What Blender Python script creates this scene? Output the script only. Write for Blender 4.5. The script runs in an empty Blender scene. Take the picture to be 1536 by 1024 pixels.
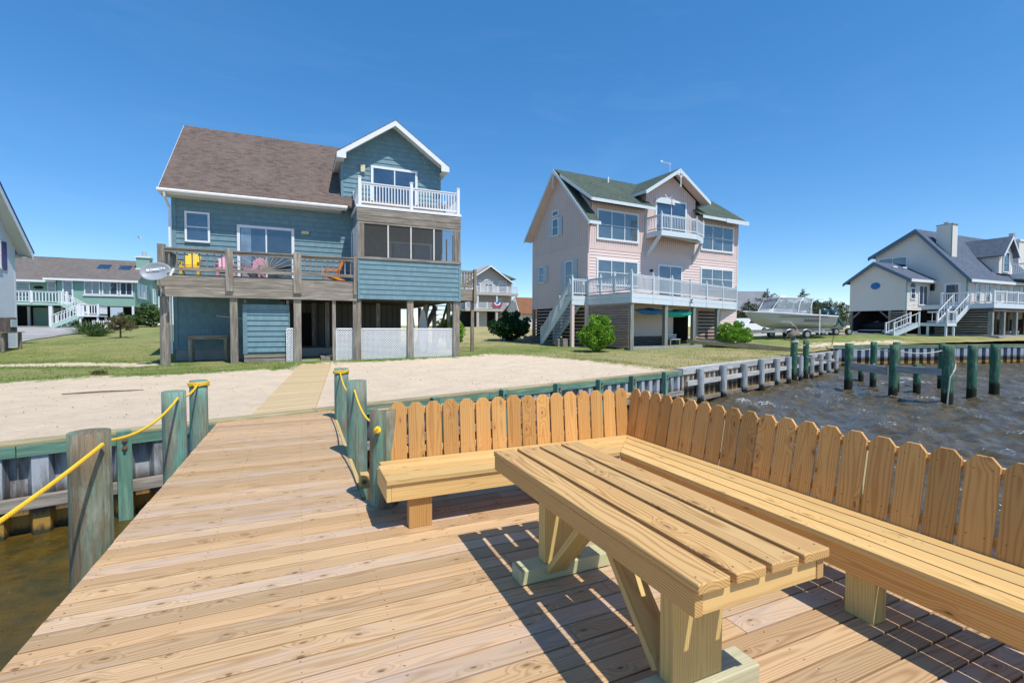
import bpy, math, random
import numpy as np
from mathutils import Matrix, Vector, noise
random.seed(7); rng=np.random.default_rng(11)
S=bpy.context.scene; COL=S.collection; R=math.radians
MW={}   # world matrix of every empty / mesh root, for building children in world coordinates
def tag(o,label=None,cat=None,group=None,kind=None):
    if label: o['label']=label
    if cat: o['category']=cat
    if group: o['group']=group
    if kind: o['kind']=kind
    return o
def thing(name,label,cat,loc=(0,0,0),rz=0,group=None):
    o=bpy.data.objects.new(name,None); COL.objects.link(o)
    o.empty_display_size=.2; o.location=loc; o.rotation_euler=(0,0,rz)
    MW[o.name]=Matrix.Translation(Vector(loc))@Matrix.Rotation(rz,4,'Z')
    return tag(o,label,cat,group)
def frame(o,u,n=None):
    """matrix (a along u, d along outward n, z up)"""
    u=Vector((u[0],u[1],0)).normalized()
    n=Vector((n[0],n[1],0)).normalized() if n else Vector((u.y,-u.x,0))
    m=Matrix.Identity(4)
    for i in range(3): m[i][0]=u[i]; m[i][1]=n[i]; m[i][2]=(0,0,1)[i]; m[i][3]=(list(o)+[0])[i]
    return m
class MB:
    def __init__(s,fr=None): s.v=[];s.f=[];s.g=[];s.r=[];s.fr=fr;s.ch=[]
    def add(s,vs,fs,gc=None,rn=None):
        b=len(s.v); rn=random.random() if rn is None else rn
        if gc is None: gc=[tuple(v) for v in vs]
        if s.fr is not None: vs=[tuple(s.fr@Vector(v)) for v in vs]
        s.v+=[tuple(v) for v in vs]; s.g+=[tuple(g) for g in gc]; s.r+=[rn]*len(vs)
        s.ch.append((b,len(s.f))); s.f+=[tuple(b+i for i in f) for f in fs]
        return s
    def split(s,name,mat,parent=None,**k):
        """every piece added so far becomes an object of its own"""
        out=[]
        for i,(v0,f0) in enumerate(s.ch):
            v1,f1=s.ch[i+1] if i+1<len(s.ch) else (len(s.v),len(s.f)); m=MB(); m.v=s.v[v0:v1]; m.g=s.g[v0:v1]; m.r=s.r[v0:v1]; m.f=[tuple(q-v0 for q in f) for f in s.f[f0:f1]]; out.append(m.build(name,mat,parent,**k))
        return out
    def box(s,x0,x1,y0,y1,z0,z1,ax=None,rn=None):
        c=((x0+x1)/2,(y0+y1)/2,(z0+z1)/2); d=(abs(x1-x0),abs(y1-y0),abs(z1-z0))
        order=sorted(range(3),key=lambda i:-d[i])
        if ax is not None: order=[ax]+[i for i in order if i!=ax]
        vs=[(x,y,z) for x in (x0,x1) for y in (y0,y1) for z in (z0,z1)]
        gc=[tuple(v[i]-c[i] for i in order) for v in vs]
        return s.add(vs,[(0,1,3,2),(4,6,7,5),(0,4,5,1),(2,3,7,6),(0,2,6,4),(1,5,7,3)],gc,rn)
    def bar(s,p,q,w,h,up=(0,0,1),rn=None):
        p=Vector(p);q=Vector(q);a=(q-p);L=a.length;a.normalize();up=Vector(up)
        x=a.cross(up)
        if x.length<1e-4: x=a.cross(Vector((0,1,0)))
        x.normalize();y=x.cross(a)
        vs=[];gc=[]
        for t in (0,1):
            for i in (-1,1):
                for j in (-1,1):
                    vs.append(tuple(p+a*L*t+x*i*w/2+y*j*h/2)); gc.append((L*t-L/2,i*w/2,j*h/2) if w>=h else (L*t-L/2,j*h/2,i*w/2))
        return s.add(vs,[(0,1,3,2),(4,6,7,5),(0,4,5,1),(2,3,7,6),(0,2,6,4),(1,5,7,3)],gc,rn)
    def cyl(s,p,q,r0,r1=None,n=12,rn=None,rings=1,wob=0):
        r1=r0 if r1 is None else r1
        p=Vector(p);q=Vector(q);a=(q-p);L=a.length;a.normalize()
        x=a.cross(Vector((0,0,1)));x=Vector((1,0,0)) if x.length<1e-3 else x.normalized();y=a.cross(x)
        vs=[];gc=[];sd=random.random()*50
        for k in range(rings+1):
            t=k/rings
            for i in range(n):
                th=2*math.pi*i/n; r=r0+(r1-r0)*t
                if wob: r*=1+wob*noise.noise((math.cos(th)*1.3+sd,math.sin(th)*1.3,t*L*.8))
                vs.append(tuple(p+a*L*t+x*math.cos(th)*r+y*math.sin(th)*r)); gc.append((t*L,th*r0,0))
        fs=[(k*n+i,k*n+(i+1)%n,(k+1)*n+(i+1)%n,(k+1)*n+i) for k in range(rings) for i in range(n)]
        fs+=[tuple(range(n-1,-1,-1)),tuple(rings*n+i for i in range(n))]
        return s.add(vs,fs,gc,rn)
    def tube(s,pts,r,n=8,rn=None):
        pts=[Vector(p) for p in pts]; vs=[];gc=[];L=0
        for k,p in enumerate(pts):
            a=(pts[min(k+1,len(pts)-1)]-pts[max(k-1,0)]).normalized()
            x=a.cross(Vector((0,0,1)));x=Vector((1,0,0)) if x.length<1e-3 else x.normalized();y=a.cross(x)
            if k: L+=(p-pts[k-1]).length
            rr=r[k] if isinstance(r,(list,tuple)) else r
            for i in range(n):
                th=2*math.pi*i/n; vs.append(tuple(p+x*math.cos(th)*rr+y*math.sin(th)*rr)); gc.append((L,th*rr,0))
        m=len(pts)
        fs=[(k*n+i,k*n+(i+1)%n,(k+1)*n+(i+1)%n,(k+1)*n+i) for k in range(m-1) for i in range(n)]
        fs+=[tuple(range(n-1,-1,-1)),tuple((m-1)*n+i for i in range(n))]
        return s.add(vs,fs,gc,rn)
    def ball(s,c,r,n=12,m=8,rn=None,nz=0):
        vs=[];sx,sy,sz=r if isinstance(r,(tuple,list)) else (r,r,r); sd=random.random()*9
        for j in range(m+1):
            ph=math.pi*j/m
            for i in range(n):
                th=2*math.pi*i/n; d=Vector((math.sin(ph)*math.cos(th),math.sin(ph)*math.sin(th),math.cos(ph)))
                k=1+nz*noise.noise(d*2+Vector((sd,0,0)))
                vs.append((c[0]+d.x*sx*k,c[1]+d.y*sy*k,c[2]+d.z*sz*k))
        return s.add(vs,[(j*n+i,(j+1)*n+i,(j+1)*n+(i+1)%n,j*n+(i+1)%n) for j in range(m) for i in range(n)],None,rn)
    def poly(s,pts,d0,d1,rn=None,gc2=True):
        """extrude polygon [(a,z)] between d0 and d1 (second axis)"""
        n=len(pts); vs=[(a,d0,z) for a,z in pts]+[(a,d1,z) for a,z in pts]
        gc=[(a,z,0) for a,z in pts]*2
        return s.add(vs,[tuple(range(n)),tuple(range(2*n-1,n-1,-1))]+[(i,i+n,(i+1)%n+n,(i+1)%n) for i in range(n)],gc,rn)
    def slab(s,q,t,rn=None):
        """roof slab: q = 4 or 3 pts (eave0, eave1, ridge1, ridge0), thickness t downward"""
        q=[Vector(p) for p in q]; u=(q[1]-q[0]).normalized(); nn=(q[1]-q[0]).cross(q[-1]-q[0]).normalized(); w=nn.cross(u)
        gc=[((p-q[0]).dot(u),(p-q[0]).dot(w),0) for p in q]; n=len(q)
        vs=[tuple(p) for p in q]+[(p.x,p.y,p.z-t) for p in q]
        return s.add(vs,[tuple(range(n)),tuple(range(2*n-1,n-1,-1))]+[(i,i+n,(i+1)%n+n,(i+1)%n) for i in range(n)],gc+gc,rn)
    def lap(s,pts,ex,t=.022,z0=None):
        """lapped siding courses over convex polygon [(a,z)]"""
        def ext(z):
            xs=[]
            for i in range(len(pts)):
                (a0,b0),(a1,b1)=pts[i],pts[(i+1)%len(pts)]
                if (b0-z)*(b1-z)<=0 and abs(b1-b0)>1e-6: xs.append(a0+(a1-a0)*(z-b0)/(b1-b0))
            return (min(xs),max(xs)) if xs else None
        lo=min(p[1] for p in pts);hi=max(p[1] for p in pts); z=lo if z0 is None else z0
        while z<hi-.03:
            a=ext(max(z,lo)+1e-4); b=ext(min(z+ex,hi)-1e-4); zz0=max(z,lo); zz1=min(z+ex,hi); z+=ex
            if not a or not b: continue
            vs=[(a[0],t,zz0),(a[1],t,zz0),(b[1],.004,zz1),(b[0],.004,zz1),(a[0],0,zz0),(a[1],0,zz0),(b[1],0,zz1),(b[0],0,zz1)]
            s.add(vs,[(0,1,2,3),(0,4,5,1),(0,3,7,4),(1,5,6,2)],[(v[0],v[2],0) for v in vs])
        return s
    def build(s,name,mat,parent=None,bevel=0,smooth=False,seg=2):
        me=bpy.data.meshes.new(name); o=bpy.data.objects.new(name,me); COL.objects.link(o)
        V=np.array(s.v,dtype=float)
        if parent is not None:
            inv=np.array(MW[parent.name].inverted()); V=V@inv[:3,:3].T+inv[:3,3]
            o.parent=parent; MW[o.name]=MW[parent.name].copy()
        else:
            c=np.array([(V[:,0].min()+V[:,0].max())/2,(V[:,1].min()+V[:,1].max())/2,V[:,2].min()]); V=V-c; o.location=c
            MW[o.name]=Matrix.Translation(Vector(c))
        me.from_pydata(V.tolist(),[],s.f)
        a=me.attributes.new('gc','FLOAT_VECTOR','POINT'); a.data.foreach_set('vector',np.array(s.g,dtype=np.float32).ravel())
        a=me.attributes.new('rn','FLOAT','POINT'); a.data.foreach_set('value',np.array(s.r,dtype=np.float32))
        me.materials.append(mat)
        me.update()
        import bmesh
        bm=bmesh.new(); bm.from_mesh(me); bmesh.ops.recalc_face_normals(bm,faces=bm.faces); bm.to_mesh(me); bm.free()
        if smooth:
            for p in me.polygons: p.use_smooth=True
        if bevel:
            b=o.modifiers.new('bevel','BEVEL'); b.width=bevel; b.segments=seg; b.limit_method='ANGLE'
        return o
def npmesh(name,V,Fc,mat,parent=None,attrs={},smooth=False):
    """fast mesh from numpy; Fc (n,k) int"""
    me=bpy.data.meshes.new(name); k=Fc.shape[1]; V=np.asarray(V,dtype=np.float32)
    o=bpy.data.objects.new(name,me); COL.objects.link(o)
    if parent is not None:
        inv=np.array(MW[parent.name].inverted()); V=V@inv[:3,:3].T+inv[:3,3]; o.parent=parent; MW[o.name]=MW[parent.name].copy()
    else: MW[o.name]=Matrix.Identity(4)
    me.vertices.add(len(V)); me.vertices.foreach_set('co',V.astype(np.float32).ravel())
    me.loops.add(Fc.size); me.loops.foreach_set('vertex_index',Fc.astype(np.int32).ravel())
    me.polygons.add(len(Fc)); me.polygons.foreach_set('loop_start',np.arange(0,Fc.size,k,dtype=np.int32))
    if smooth: me.polygons.foreach_set('use_smooth',np.ones(len(Fc),dtype=bool))
    for n,a in attrs.items():
        t=me.attributes.new(n,'FLOAT','POINT'); t.data.foreach_set('value',np.asarray(a,dtype=np.float32))
    me.materials.append(mat); me.update(); me.validate()
    return o
def clone(o,loc=None,rz=None,label=None,parent=None):
    """copy of a thing with its parts and sub-parts"""
    c=o.copy(); COL.objects.link(c); c.parent=parent
    if loc is not None: c.location=loc
    if rz is not None: c.rotation_euler=(0,0,rz)
    if label: c['label']=label
    for ch in [x for x in bpy.data.objects if x.parent==o]: clone(ch,parent=c)
    return c
# ---------------------------------------------------------------- materials
class NT:
    def __init__(s,name):
        s.m=bpy.data.materials.new(name); s.m.use_nodes=True; s.t=s.m.node_tree
        s.b=next(n for n in s.t.nodes if n.type=='BSDF_PRINCIPLED')
    def n(s,typ,ins={},out=0,**props):
        nd=s.t.nodes.new('ShaderNode'+typ)
        for k,v in props.items(): setattr(nd,k,v)
        for k,v in ins.items():
            if isinstance(v,bpy.types.NodeSocket): s.t.links.new(v,nd.inputs[k])
            else: nd.inputs[k].default_value=v
        return nd.outputs[out]
    def math(s,op,a,b=None,c=None,clamp=False):
        ins={0:a}
        if b is not None: ins[1]=b
        if c is not None: ins[2]=c
        return s.n('Math',ins,operation=op,use_clamp=clamp)
    def vm(s,op,a,b): return s.n('VectorMath',{0:a,1:b},operation=op)
    def noise(s,v,scale,detail=4,rough=.55,out=0,dist=0): return s.n('TexNoise',{'Vector':v,'Scale':scale,'Detail':detail,'Roughness':rough,'Distortion':dist},out)
    def ramp(s,f,stops,mode='LINEAR'):
        nd=s.t.nodes.new('ShaderNodeValToRGB'); s.t.links.new(f,nd.inputs[0]); e=nd.color_ramp.elements; nd.color_ramp.interpolation=mode
        while len(e)<len(stops): e.new(.5)
        for i,(p,c) in enumerate(stops):
            e[i].position=p; e[i].color=(*c,1) if isinstance(c,(tuple,list)) else (c,c,c,1)
        return nd.outputs[0]
    def mr(s,f,a,b,c,d): return s.n('MapRange',{0:f,1:a,2:b,3:c,4:d},clamp=True)
    def mix(s,f,a,b,bt='MIX'):
        nd=s.t.nodes.new('ShaderNodeMix'); nd.data_type='RGBA'; nd.blend_type=bt
        for i,v in ((0,f),(6,a),(7,b)):
            if isinstance(v,bpy.types.NodeSocket): s.t.links.new(v,nd.inputs[i])
            else: nd.inputs[i].default_value=v if i==0 else (*v,1)
        return nd.outputs[2]
    def attr(s,name,out=1): return s.n('Attribute',{},out,attribute_name=name)
    def obj(s): return s.n('TexCoord',{},3)
    def pos(s): return s.n('NewGeometry',{},0)
    def set(s,**k):
        mp={'col':'Base Color','rough':'Roughness','metal':'Metallic','spec':'Specular IOR Level','alpha':'Alpha','nrm':'Normal','coat':'Coat Weight','ior':'IOR','em':'Emission Color'}
        for a,v in k.items():
            i=s.b.inputs[mp[a]]
            if isinstance(v,bpy.types.NodeSocket): s.t.links.new(v,i)
            elif isinstance(v,tuple): i.default_value=(*v,1)
            else: i.default_value=v
        return s.m
    def bump(s,h,d=.01,st=1.0,nrm=None):
        ins={'Height':h,'Distance':d,'Strength':st}
        if nrm is not None: ins['Normal']=nrm
        return s.n('Bump',ins)
def wood(name,light,dark,grain=.6,weather=0,knots=1.0,rs=30,rough=.62,vary=.22,warm=(1.0,.9,.78)):
    s=NT(name); gc=s.attr('gc'); rn=s.attr('rn',2)
    r2=s.math('FRACT',s.math('MULTIPLY',rn,7.31)); r3=s.math('FRACT',s.math('MULTIPLY',rn,17.7)); r4=s.math('FRACT',s.math('MULTIPLY',rn,41.3))
    off=s.n('CombineXYZ',{0:s.math('MULTIPLY',rn,31.0),1:s.mr(r2,0,1,-.05,.05),2:s.mr(r3,0,1,.015,.09)})
    v=s.vm('ADD',gc,off)
    kv=s.vm('ADD',s.vm('MULTIPLY',v,(3.6,9.0,0)),s.vm('MULTIPLY',s.noise(s.vm('MULTIPLY',v,(6,14,0)),1,1,.5,out=1),(.25,.25,0))); vor=s.t.nodes.new('ShaderNodeTexVoronoi'); vor.voronoi_dimensions='2D'; s.t.links.new(kv,vor.inputs['Vector']); vor.inputs['Scale'].default_value=1.0
    sep=s.n('SeparateColor',{0:vor.outputs['Color']}); gate=s.math('GREATER_THAN',sep,.93-.07*knots)
    kn=s.math('MULTIPLY',s.mr(vor.outputs['Distance'],.035,.085,1,0),gate); kn2=s.math('MULTIPLY',s.mr(vor.outputs['Distance'],.04,.42,1,0),gate)
    nz=s.noise(s.vm('MULTIPLY',v,(.9,5,5)),1.0,2,.5,out=1)
    dv=s.vm('MULTIPLY',s.vm('SUBTRACT',nz,(.5,.5,.5)),(0,.05,.10))
    v2=s.vm('ADD',v,dv); v2=s.vm('ADD',v2,s.n('CombineXYZ',{0:0,1:0,2:s.math('MULTIPLY',kn2,.035)}))
    w=s.n('TexWave',{'Vector':v2,'Scale':rs,'Distortion':0.0,'Detail':0},out=1,wave_type='RINGS',rings_direction='X')
    w=s.math('POWER',w,2.2)
    fib=s.noise(s.vm('MULTIPLY',v,(4,170,170)),1,3,.6)
    big=s.noise(s.vm('MULTIPLY',v,(1.1,9,9)),1,3,.5)
    g=s.math('ADD',s.math('MULTIPLY',w,grain),s.math('MULTIPLY',s.math('SUBTRACT',fib,.5),.55))
    g=s.math('ADD',g,s.math('MULTIPLY',s.math('SUBTRACT',big,.5),.5),clamp=True)
    c=s.mix(g,light,dark)
    c=s.mix(1.0,c,s.mix(r4,tuple([1-vary]*3),(1+vary*.4,)*3),'MULTIPLY')
    c=s.mix(s.mr(r2,0,1,0,.55),c,s.mix(1,c,warm,'MULTIPLY'))
    if weather:
        wn=s.noise(s.vm('MULTIPLY',v,(2.5,14,14)),1,4,.6)
        gate2=s.mr(s.math('ADD',wn,s.math('MULTIPLY',s.math('SUBTRACT',r3,.5),.5)),.5,.8,0,weather)
        c=s.mix(gate2,c,(.50,.42,.37))
        st=s.noise(s.vm('MULTIPLY',v,(3.2,11,11)),1,5,.7)
        c=s.mix(s.mr(st,.66,.76,0,.45*weather),c,(.16,.12,.09))
    c=s.mix(s.math('MULTIPLY',kn,.85),c,tuple(x*.28 for x in dark))
    c=s.mix(s.math('MULTIPLY',s.math('POWER',kn2,3.0),.45),c,tuple(x*.7 for x in dark))
    h=s.math('ADD',s.math('MULTIPLY',g,-.5),s.math('MULTIPLY',fib,.6))
    return s.set(col=c,rough=rough,nrm=s.bump(h,.0012,.8),spec=.3)
def greywood(name,a=(.38,.345,.30),b=(.19,.165,.14),c3=(.48,.45,.40),rough=.85):
    s=NT(name); gc=s.attr('gc'); rn=s.attr('rn',2)
    v=s.vm('ADD',gc,s.n('CombineXYZ',{0:s.math('MULTIPLY',rn,31.0),1:s.math('MULTIPLY',rn,9.0),2:rn}))
    n1=s.noise(s.vm('MULTIPLY',v,(1.3,13,13)),1,6,.65); n2=s.noise(s.vm('MULTIPLY',v,(3,70,70)),1,3,.6)
    c=s.mix(s.mr(n1,.38,.62,0,1),b,a); c=s.mix(s.mr(n1,.55,.75,0,.8),c,c3)
    c=s.mix(s.math('MULTIPLY',n2,.45),c,b); r4=s.math('FRACT',s.math('MULTIPLY',rn,41.3))
    c=s.mix(1.0,c,s.mix(r4,(.8,.78,.76),(1.1,1.08,1.05)),'MULTIPLY')
    return s.set(col=c,rough=rough,spec=.2,nrm=s.bump(s.math('ADD',n1,n2),.006,.7))
def paint(name,col,rough=.5,dirt=.12,scale=1.5,dcol=None,bump=.0,spec=.4,metal=0):
    s=NT(name); p=s.obj(); n=s.noise(p,scale,5,.65); n2=s.noise(p,scale*9,3,.6)
    dc=dcol or tuple(x*.6 for x in col)
    c=s.mix(s.math('MULTIPLY',s.mr(n,.4,.75,0,1),dirt*2),col,dc); c=s.mix(s.math('MULTIPLY',n2,dirt*.5),c,dc)
    k=dict(col=c,rough=s.mr(n2,.3,.7,rough*.85,min(1,rough*1.15)),spec=spec,metal=metal)
    if bump: k['nrm']=s.bump(n2,bump,.6)
    return s.set(**k)
def siding(name,col,ex=.2,joints=True,jx=.16,var=.12,grain=True):
    """painted shake siding: gc = (a, z)"""
    s=NT(name); gc=s.attr('gc'); rn=s.attr('rn',2)
    sp=s.t.nodes.new('ShaderNodeSeparateXYZ'); s.t.links.new(gc,sp.inputs[0])
    x=s.math('ADD',sp.outputs[0],s.math('MULTIPLY',rn,3.7))
    v=s.n('CombineXYZ',{0:x,1:s.math('MULTIPLY',rn,50.0),2:0})
    cell=s.math('FLOOR',s.math('DIVIDE',x,jx)); wn=s.n('TexWhiteNoise',{'Vector':s.n('CombineXYZ',{0:cell,1:rn,2:0})},noise_dimensions='3D')
    fr=s.math('FRACT',s.math('DIVIDE',x,jx)); edge=s.math('LESS_THAN',fr,.035)
    big=s.noise(s.obj(),.7,4,.6)
    c=s.mix(s.math('MULTIPLY',wn,var if joints else .0),col,tuple(q*.55 for q in col))
    c=s.mix(s.mr(big,.35,.7,0,.25),c,tuple(q*.78+.02 for q in col))
    if joints: c=s.mix(s.math('MULTIPLY',edge,.6),c,tuple(q*.3 for q in col))
    g=s.noise(s.vm('MULTIPLY',gc,(60,3,1)),1,3,.6)
    c=s.mix(s.math('MULTIPLY',g,.18),c,tuple(q*.5 for q in col))
    return s.set(col=c,rough=.6,spec=.3,nrm=s.bump(g,.004,.5))
def grooved(name,col,jx=.2):
    s=NT(name); gc=s.attr('gc'); sp=s.t.nodes.new('ShaderNodeSeparateXYZ'); s.t.links.new(gc,sp.inputs[0])
    fr=s.math('FRACT',s.math('DIVIDE',sp.outputs[0],jx)); e=s.mr(s.math('ABSOLUTE',s.math('SUBTRACT',fr,.5)),.02,.10,0,1)
    n=s.noise(s.obj(),.8,4,.6); n2=s.noise(s.vm('MULTIPLY',gc,(40,2,1)),1,3,.6)
    c=s.mix(s.mr(n,.35,.7,0,.3),col,tuple(q*.75 for q in col)); c=s.mix(s.math('MULTIPLY',n2,.2),c,tuple(q*.5 for q in col))
    c=s.mix(e,tuple(q*.42 for q in col),c)
    return s.set(col=c,rough=.65,spec=.25,nrm=s.bump(e,.012,1))
def shingle(name,a,b,c3,row=.14,wd=.32):
    s=NT(name); gc=s.attr('gc')
    br=s.t.nodes.new('ShaderNodeTexBrick'); s.t.links.new(gc,br.inputs['Vector'])
    for k,v in (('Scale',1.0),('Mortar Size',.006),('Brick Width',wd),('Row Height',row),('Bias',0.0)): br.inputs[k].default_value=v
    br.inputs['Color1'].default_value=(*a,1); br.inputs['Color2'].default_value=(*b,1); br.inputs['Mortar'].default_value=(*tuple(x*.45 for x in b),1)
    n=s.noise(gc,26,5,.8); n2=s.noise(gc,.6,4,.6); sp=s.t.nodes.new('ShaderNodeSeparateXYZ'); s.t.links.new(gc,sp.inputs[0])
    wn=s.noise(s.vm('MULTIPLY',gc,(3.1,7.1,1)),1,1,.5)
    c=s.mix(s.mr(wn,.4,.7,0,.7),br.outputs['Color'],c3); c=s.mix(s.math('MULTIPLY',n,.55),c,tuple(x*.5 for x in b))
    c=s.mix(s.mr(n2,.4,.7,0,.3),c,tuple(x*1.2 for x in a))
    ry=s.math('FRACT',s.math('DIVIDE',sp.outputs[1],row)); 
    h=s.math('ADD',s.math('MULTIPLY',ry,-1.0),s.math('MULTIPLY',n,.5))
    return s.set(col=c,rough=.9,spec=.15,nrm=s.bump(h,.012,.9))
def glass(name,col=(.02,.035,.06),rough=.04,blind=None):
    s=NT(name); p=s.obj(); n=s.noise(p,1.3,3,.5)
    c=s.mix(s.mr(n,.35,.65,0,1),col,tuple(x*1.9 for x in col))
    if blind:
        g=s.attr('gc'); sp=s.t.nodes.new('ShaderNodeSeparateXYZ'); s.t.links.new(g,sp.inputs[0])
        w=s.math('FRACT',s.math('MULTIPLY',sp.outputs[1],20.0)); c=s.mix(s.mr(w,.2,.8,.22,.36),c,blind)
    wv=s.noise(p,2.2,2,.5)
    return s.set(col=c,rough=rough,spec=1.0,ior=1.75,nrm=s.bump(wv,.02,.35))
def pilemat(name,green=(.10,.30,.22),brown=(.20,.15,.09),mix=.5,tide=-.75,dark=True):
    s=NT(name); gc=s.attr('gc'); rn=s.attr('rn',2); v=s.vm('ADD',gc,s.n('CombineXYZ',{0:s.math('MULTIPLY',rn,31.0),1:s.math('MULTIPLY',rn,9.0),2:0}))
    n1=s.noise(s.vm('MULTIPLY',v,(.9,7,1)),1,4,.6,dist=.6); n2=s.noise(s.vm('MULTIPLY',v,(2.2,38,1)),1,4,.65); n3=s.noise(s.vm('MULTIPLY',v,(3,9,1)),1,4,.7)
    w=s.n('TexWave',{'Vector':s.vm('MULTIPLY',v,(.25,1,1)),'Scale':9.0,'Distortion':7.0,'Detail':2.0,'Detail Scale':1.2},out=1,bands_direction='Y')
    c=s.mix(s.mr(n1,.5-.25*mix,.72-.25*mix,0,1),green,brown)
    c=s.mix(s.math('MULTIPLY',s.mr(w,.5,1,0,1),.16),c,tuple(q*.45 for q in brown))
    c=s.mix(s.mr(n2,.48,.70,0,.6),c,tuple(q*.30 for q in brown)); n4=s.noise(s.vm('MULTIPLY',v,(5,90,1)),1,3,.6); c=s.mix(s.mr(n4,.55,.75,0,.5),c,tuple(q*.25 for q in brown)); c=s.mix(s.mr(n3,.5,.72,0,.5),c,(.36,.42,.34))
    z=s.t.nodes.new('ShaderNodeSeparateXYZ'); s.t.links.new(s.pos(),z.inputs[0])
    zz=s.math('ADD',z.outputs[2],s.math('MULTIPLY',s.math('SUBTRACT',n3,.5),.4))
    if dark: c=s.mix(s.mr(zz,tide-.08,tide+.1,1,0),c,(.018,.02,.012))
    return s.set(col=c,rough=.75,spec=.25,nrm=s.bump(s.math('ADD',n2,n1),.012,.8))
M={}
M['deck']=wood('deck_wood',(.62,.42,.23),(.36,.205,.09),grain=.6,weather=.5,knots=2.0,rs=26,vary=.24,warm=(1.0,.90,.80))
M['bench']=wood('bench_wood',(.74,.50,.21),(.52,.28,.085),grain=.5,knots=.9,rs=24,vary=.14)
M['picket']=wood('picket_wood',(.68,.38,.13),(.45,.19,.05),grain=.6,knots=3.2,rs=22,vary=.26)
M['table']=wood('table_wood',(.64,.41,.17),(.38,.19,.06),grain=.75,knots=.3,rs=30,vary=.1)
M['treated']=wood('treated_wood',(.58,.54,.35),(.42,.38,.21),grain=.5,knots=.5,rs=28,vary=.12,warm=(.9,1,.8))
M['leggreen']=wood('leg_wood',(.66,.48,.20),(.46,.29,.10),grain=.55,knots=.4,rs=26,vary=.12,warm=(.92,1,.8))
M['path']=wood('path_wood',(.64,.49,.27),(.46,.31,.15),grain=.3,weather=.25,knots=.8,rs=22,vary=.14)
M['pile']=pilemat('pile_wood',green=(.14,.30,.22),brown=(.21,.16,.10),mix=.70)
M['pile2']=pilemat('pile_wood_green',green=(.15,.35,.28),brown=(.26,.23,.16),mix=.42)
M['gpile']=pilemat('slip_pile_wood',green=(.03,.155,.095),brown=(.08,.12,.075),mix=.30,tide=-.78)
M['graypile']=pilemat('grey_pile_wood',green=(.46,.50,.52),brown=(.30,.29,.27),mix=.2,tide=-1.0)
M['rope']=paint('yellow_rope',(.88,.55,.03),.6,.12,30)
M['cap_tan']=greywood('cap_timber',(.50,.42,.24),(.26,.23,.13),(.55,.50,.32))
M['cap_green']=greywood('green_timber',(.20,.38,.29),(.10,.20,.15),(.36,.44,.34))
M['gray']=greywood('weathered_timber')
M['graydark']=greywood('dark_weathered_timber',(.17,.15,.14),(.08,.07,.07),(.25,.22,.2))
M['graywhite']=greywood('pale_weathered_timber',(.58,.60,.62),(.36,.35,.34),(.70,.70,.70))
M['bolt']=paint('rusty_bolt',(.22,.12,.08),.6,.4,20)
def sheetmat(name,pale,rust,lowdark=True):
    s=NT(name); p=s.pos(); sp=s.t.nodes.new('ShaderNodeSeparateXYZ'); s.t.links.new(p,sp.inputs[0])
    n=s.noise(s.vm('MULTIPLY',p,(4,4,.8)),1.5,5,.65); n2=s.noise(s.vm('MULTIPLY',p,(9,9,3)),1.2,4,.7)
    z=s.math('ADD',sp.outputs[2],s.math('MULTIPLY',s.math('SUBTRACT',n2,.5),.25))
    c=s.mix(s.mr(n,.45,.62,0,.75),pale,rust)
    c=s.mix(s.mr(z,-.55,-.75,0,.92),c,(.06,.045,.03)); c=s.mix(s.mr(z,-.93,-1.02,0,.9),c,(.42,.24,.05)); c=s.mix(s.mr(z,-1.12,-1.2,0,1),c,(.05,.045,.025))
    return s.set(col=c,rough=.6,spec=.3,nrm=s.bump(n2,.01,.6))
M['sheet']=sheetmat('sheet_piling',(.40,.43,.46),(.09,.06,.04))
M['sheet2']=sheetmat('rusty_sheet_piling',(.50,.42,.34),(.20,.10,.045))
# ---- dock: one thing, boards laid across
dock=thing('dock','new timber dock of tan deck boards with an open platform and a walkway to shore','dock',(-.4,4,-.3))
mb=MB(); under=MB(); nails=MB(); Y=-1.9; i=0
while Y<9.75:
    x0=-1.29+random.uniform(-.004,.004); x1=4.0 if Y<4.42 else .49+random.uniform(-.003,.003)
    if Y>8.85:
        t=(Y-8.85)/.9; x0=-1.29+max(0,(Y-9.02)/.3*.33) if Y>9.02 else x0
        if Y>9.02: x0=min(.3,(Y-9.02+0)/.45*1.35-1.29)
    z=random.uniform(-.0025,.0)
    w=.1345+random.uniform(-.0015,.0015)
    if x1>3 :
        # two boards butt-jointed on a joist, staggered
        j=(1.28,2.12,1.70)[i%3] if i%2 else None
        segs=[(x0,j-.0015),(j+.0015,x1)] if j else [(x0,x1)]
    else: segs=[(x0,x1)]
    for a,b in segs: mb.box(a,b,Y,Y+w,-.038+z,z,ax=0)
    for nx in [-1.22,-.62,-.02,.42]+([1.0,1.6,2.2,2.8,3.4] if x1>3 else []):
        if nx<x0+.02: continue
        for ny in (.03,.108): nails.cyl((nx+random.uniform(-.012,.012),Y+ny,z-.001),(nx,Y+ny,z+.0012),.003,n=6)
    Y+=.1455; i+=1
mb.build('decking',M['deck'],dock,bevel=.0035)
for xx in (-1.25,-.62,0,.45): under.box(xx-.02,xx+.02,-1.9,8.8,-.29,-.042,ax=1)
for xx in (1.05,1.65,2.25,2.85,3.45,3.95): under.box(xx-.02,xx+.02,-1.9,4.4,-.29,-.042,ax=1)
under.box(.52,4.0,4.43,4.47,-.29,-.042,ax=0)
under.build('joists',M['leggreen'],dock)
nails.build('nail_heads',M['bolt'],dock)
# edge runner along the walkway's right side
mb=MB(); mb.box(.495,.535,4.6,9.5,-.19,-.01,ax=1); mb.build('edge_board',M['leggreen'],dock)
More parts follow.
